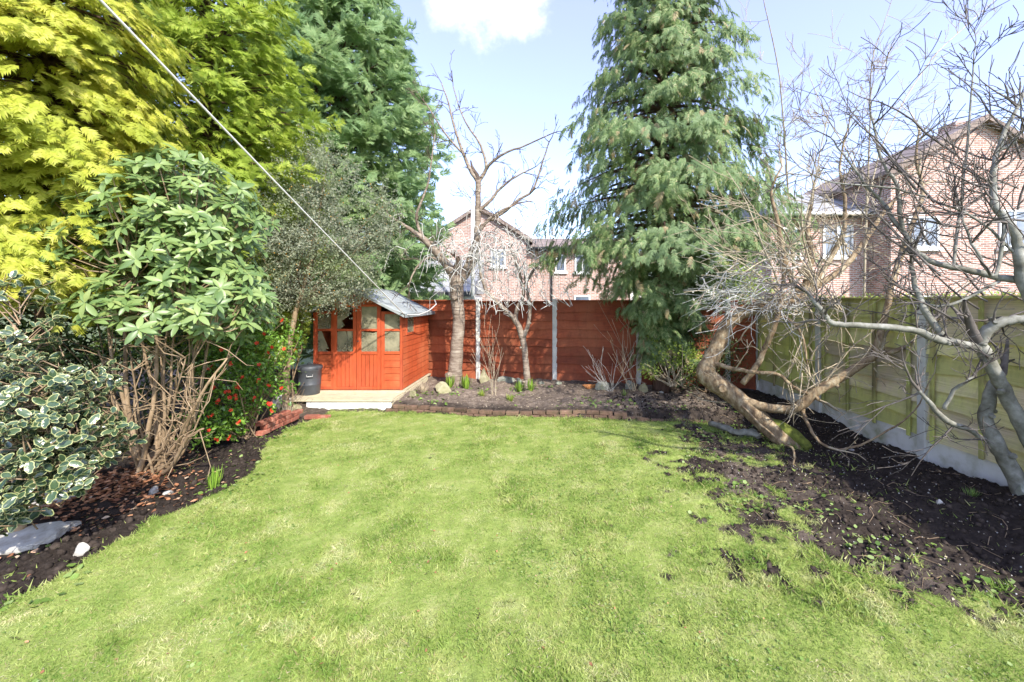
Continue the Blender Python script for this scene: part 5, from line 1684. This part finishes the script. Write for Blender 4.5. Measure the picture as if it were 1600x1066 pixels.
def clump(label, px, py, Y, n, L, mat, seed, spread=.6, name='plant', cat='plant', w=.035):
    p = at(px, py, Y); z = float(height(p.x, p.y))
    o0 = thing(name, label, cat, (p.x, p.y, z))
    r = np.random.default_rng(seed)
    a = r.uniform(0, 6.28, n); ln = r.uniform(.05, spread, n)
    D = np.stack([np.cos(a) * ln, np.sin(a) * ln, np.ones(n)], -1)
    P = np.array([p.x, p.y, z - .01]) + np.stack([np.cos(a) * .05 * r.random(n), np.sin(a) * .05 * r.random(n), np.zeros(n)], -1)
    tv = np.array([(-w, 0, 0), (w, 0, 0), (w * 1.1, .5, .03), (-w * 1.1, .5, .03), (0, 1, -.12)]); tf = np.array([(0, 1, 2), (0, 2, 3), (3, 2, 4)])
    U = np.stack([np.cos(a), np.sin(a), np.zeros(n)], -1)
    me = inst_mesh('blades', tv, tf, P, frames(D, U), r.uniform(.7, 1.2, n) * L)
    put('leaves', me, o0, M[mat])
    return o0


G_ = 'daffodil clumps in the back bed'
clump('green daffodil clump at the left foot of the cherry trunk', 703, 603, 8.8, 40, .26, 'daffodil', 1)['group'] = G_
clump('taller daffodil clump at the right foot of the cherry trunk', 728, 600, 8.9, 55, .32, 'daffodil', 2)['group'] = G_
clump('dark daffodil clump left of the small weeping tree foot', 812, 605, 8.7, 40, .24, 'daffodil', 3)['group'] = G_
clump('dark daffodil clump right of the small weeping tree foot', 829, 606, 8.6, 45, .24, 'daffodil', 4)['group'] = G_
clump('low pale green tuft in the back bed before the cherry', 753, 618, 8.1, 45, .14, 'lime_shrub', 5, 1.2)['group'] = G_
clump('small bright tuft in the middle of the back bed', 797, 623, 7.9, 40, .15, 'lime_shrub', 6, .9)['group'] = G_
clump('tiny tuft at right of the back bed under the conifer', 976, 614, 8.2, 25, .13, 'weed', 7, .9)['group'] = G_
clump('green bulb leaves in the left border beside the rhododendron stems', 333, 752, 4.45, 30, .22, 'daffodil', 8, .5, w=.025)
clump('mossy grass tuft on black soil below the grey tree', 1516, 775, 3.9, 40, .08, 'weed', 9, 1.2)
clump('dry straw tuft by the summerhouse back corner', 660, 604, 8.5, 90, .28, 'straw', 10, 1.2, 'dry_tuft', w=.012)
clump('dry pale grass heap left of the deck', 448, 648, 6.9, 160, .26, 'straw', 11, 1.6, 'dry_tuft', w=.012)

# thin dry stalks in the back bed
def stalks(label, px, py, Y, n, L, mat, seed, lean=.4, bias=(0, 0, 0)):
    p = at(px, py, Y); z = float(height(p.x, p.y))
    th = thing('dry_stalks', label, 'plant', (p.x, p.y, z)); rr = random.Random(seed); mb = MB()
    for _ in range(n):
        d = Vector((rr.gauss(0, lean), rr.gauss(0, lean * .5), 1)) + Vector(bias)
        twig(mb, Vector((p.x + rr.uniform(-.06, .06), p.y, z - .02)), d, L * rr.uniform(.6, 1.2), .0055, 1, rr, (0, 0, .1), 5, (2, 4), .12, .7, .0025)
    mb.build('stalks', M[mat], th)


stalks('tall thin reddish stalks in the back bed before the middle fence panel', 772, 612, 8.3, 7, 1.3, 'tan_twig', 1, .12)
stalks('pale bare whips bent over left of the big conifer foot', 955, 600, 8.6, 9, 1.0, 'pale_twig', 2, .5, (-.4, 0, 0))
stalks('long arching dry canes before the red fence near the conifer', 990, 605, 8.5, 7, 1.5, 'tan_twig', 3, .25, (-.15, 0, .3))
stalks('short dead stems beside the bin and deck', 452, 640, 7.1, 8, .5, 'stem', 4, .5)


# litter, weeds and twigs on the ground
def scatter(name, label, cat, region, n, size, mat, seed, tv, tf, flat=.5, accept=None, lift=.006):
    r = np.random.default_rng(seed)
    x = r.uniform(region[0], region[1], n); y = r.uniform(region[2], region[3], n)
    if accept is not None:
        k = accept(x, y, r); x, y = x[k], y[k]; n = len(x)
    z = height(x, y) + lift * r.random(n) + .004
    a = r.uniform(0, 6.28, n)
    D = np.stack([np.cos(a), np.sin(a), r.normal(0, flat * .5, n) + .05], -1)
    U = np.array([0, 0, 1.0]) + r.normal(0, flat, (n, 3))
    me = inst_mesh(name, tv, tf, np.stack([x, y, z], -1), frames(D, U), (r.uniform(.6, 1.3, n) if mat != 'clod' else .35 + 2.6 * r.random(n) ** 4) * size)
    o = put(name, me, None, M[mat]); tag(o, label, cat, kind='stuff'); return o


scatter('leaf_litter', 'reddish brown fallen leaves under the rhododendron', 'leaves', (-5.2, -3.5, 2.9, 5.2), 5200, .07, 'dead_leaf', 1, ltv, ltf, .35,
        lambda x, y, r: (x < np.interp(y, XLy, XLx) - .14) & (r.random(len(x)) < np.exp(-((x + 4.4) / .4) ** 2 - ((y - 4.1) / .5) ** 2) * 1.3 + .03), .035)
scatter('leaf_litter', 'scattered brown leaves and bits on the black soil at right', 'leaves', (1.6, 4.6, 2.4, 7.5), 900, .028, 'straw', 2, ltv, ltf, .3, lambda x, y, r: soil_mask(x, y) > .5)
cw = np.array([(0, 0, 0), (.5, .3, .1), (.4, .9, 0), (0, 1, .05), (-.4, .9, 0), (-.5, .3, .1)]); cwf = np.array([(0, 1, 2), (0, 2, 3), (0, 3, 4), (0, 4, 5)])
scatter('weeds', 'small green weeds creeping from the lawn into the black soil', 'weeds', (.9, 4.4, 2.1, 7.3), 7000, .034, 'weed', 3, cw, cwf, .45,
        lambda x, y, r: (soil_mask(x, y) > .25) & (r.random(len(x)) < 1.1 * np.exp(-((x - np.interp(y, XRy, XRx) - .1) / .55) ** 2) * (fbm(x * 3, y * 3, 88, 3) > .5)), .02)
scatter('weeds', 'green weeds along the left border edge', 'weeds', (-4.4, -3.2, 2.3, 6.5), 700, .04, 'weed', 4, cw, cwf, .45,
        lambda x, y, r: (fbm(x * 3, y * 3, 89, 3) > .54) & (np.abs(x - np.interp(y, XLy, XLx) + .12) < .35), .02)
scatter('weeds', 'pale weeds and moss on the back bed soil', 'weeds', (-2.7, 3.2, 7.1, 9.0), 900, .05, 'weed', 5, cw, cwf, .45,
        lambda x, y, r: (y > bed_edge(x) + .1) & (fbm(x * 2, y * 2, 90, 3) > .55), .02)
scatter('dry_leaves', 'dry pale debris strewn on the back bed', 'leaves', (-2.7, 3.6, 7.2, 9.4), 1300, .05, 'straw', 6, stv * np.array([.5, 1, 1]), stf, .3, lambda x, y, r: y > bed_edge(x) + .08)
scatter('dry_leaves', 'few fallen bits on the lawn', 'leaves', (-3.2, 2.2, 2.1, 6.8), 150, .03, 'dead_leaf', 7, ltv, ltf, .4, lambda x, y, r: soil_mask(x, y) < .4, .012)
scatter('weeds', 'small clover and broad leaved weeds growing low in the lawn', 'weeds', (-3.3, 2.6, 1.9, 6.8), 9000, .017, 'weed', 17, cw, cwf, .35,
        lambda x, y, r: (soil_mask(x, y) < .4) & (fbm(x * 1.6, y * 1.6, 93, 4) > .60), .012)
scatter('dry_grass', 'pale dry clippings and dead moss flecks on the lawn', 'grass', (-3.4, 2.6, 1.9, 7.2), 9000, .022, 'straw', 18, stv * np.array([.28, 1, 1]), stf, .4,
        lambda x, y, r: (soil_mask(x, y) < .5) & (fbm(x * 2.3, y * 2.3, 95, 4) > .54), .014)
# soil clods
bm = bmesh.new(); bmesh.ops.create_icosphere(bm, subdivisions=1, radius=.5); bm.verts.index_update()
ctv = np.array([tuple(v.co * (1 + random.uniform(-.25, .25))) for v in bm.verts]); ctf = np.array([[v.index for v in f.verts] for f in bm.faces]); bm.free()
clod_m = rough_mat('dark soil clod', [(.3, (.014, .010, .008)), (.7, (.06, .046, .037))], 20, .95, .5, .01, vary=.4, spec=.15)
M['clod'] = clod_m
scatter('soil_crumbs', 'pale small stones and crumbs on the right hand soil', 'stones', (1.3, 4.6, 2.2, 8.0), 1100, .011, 'stone_white', 19, ctv, ctf, .5, lambda x, y, r: soil_mask(x, y) > .5, .0)
scatter('soil_clods', 'black crumbly clods on the right hand soil', 'soil', (1.2, 4.65, 2.2, 8.3), 9000, .020, 'clod', 8, ctv, ctf, .5, lambda x, y, r: soil_mask(x, y) > .45, .0)
scatter('soil_clods', 'dark clods along the left border trench', 'soil', (-4.6, -3.2, 2.1, 7.0), 5000, .024, 'clod', 9, ctv, ctf, .5, lambda x, y, r: (soil_mask(x, y) > .5) & (x > np.interp(y, XLy, XLx) - .5), .0)
gw = MB(); rr = random.Random(5)
for i in range(150):
    y = rr.uniform(2.6, 7.0); x = rr.uniform(2.0, 4.5)
    z = float(height(x, y)); a = rr.uniform(0, 6.28); Lg = rr.uniform(.06, .32)
    pts = []
    for k in range(4):
        xx_ = x + math.cos(a) * Lg * k / 3; yy_ = y + math.sin(a) * Lg * k / 3; a += rr.gauss(0, .25)
        pts.append((xx_, yy_, float(height(xx_, yy_)) + .008))
    gw.tube(pts, [.003, .0025, .002, .0012], 4, cap=False)
o = gw.build('fallen_twigs', M['stem']); tag(o, 'thin dry twigs strewn over the black soil', 'twigs', kind='stuff')
print('fronds', tot)
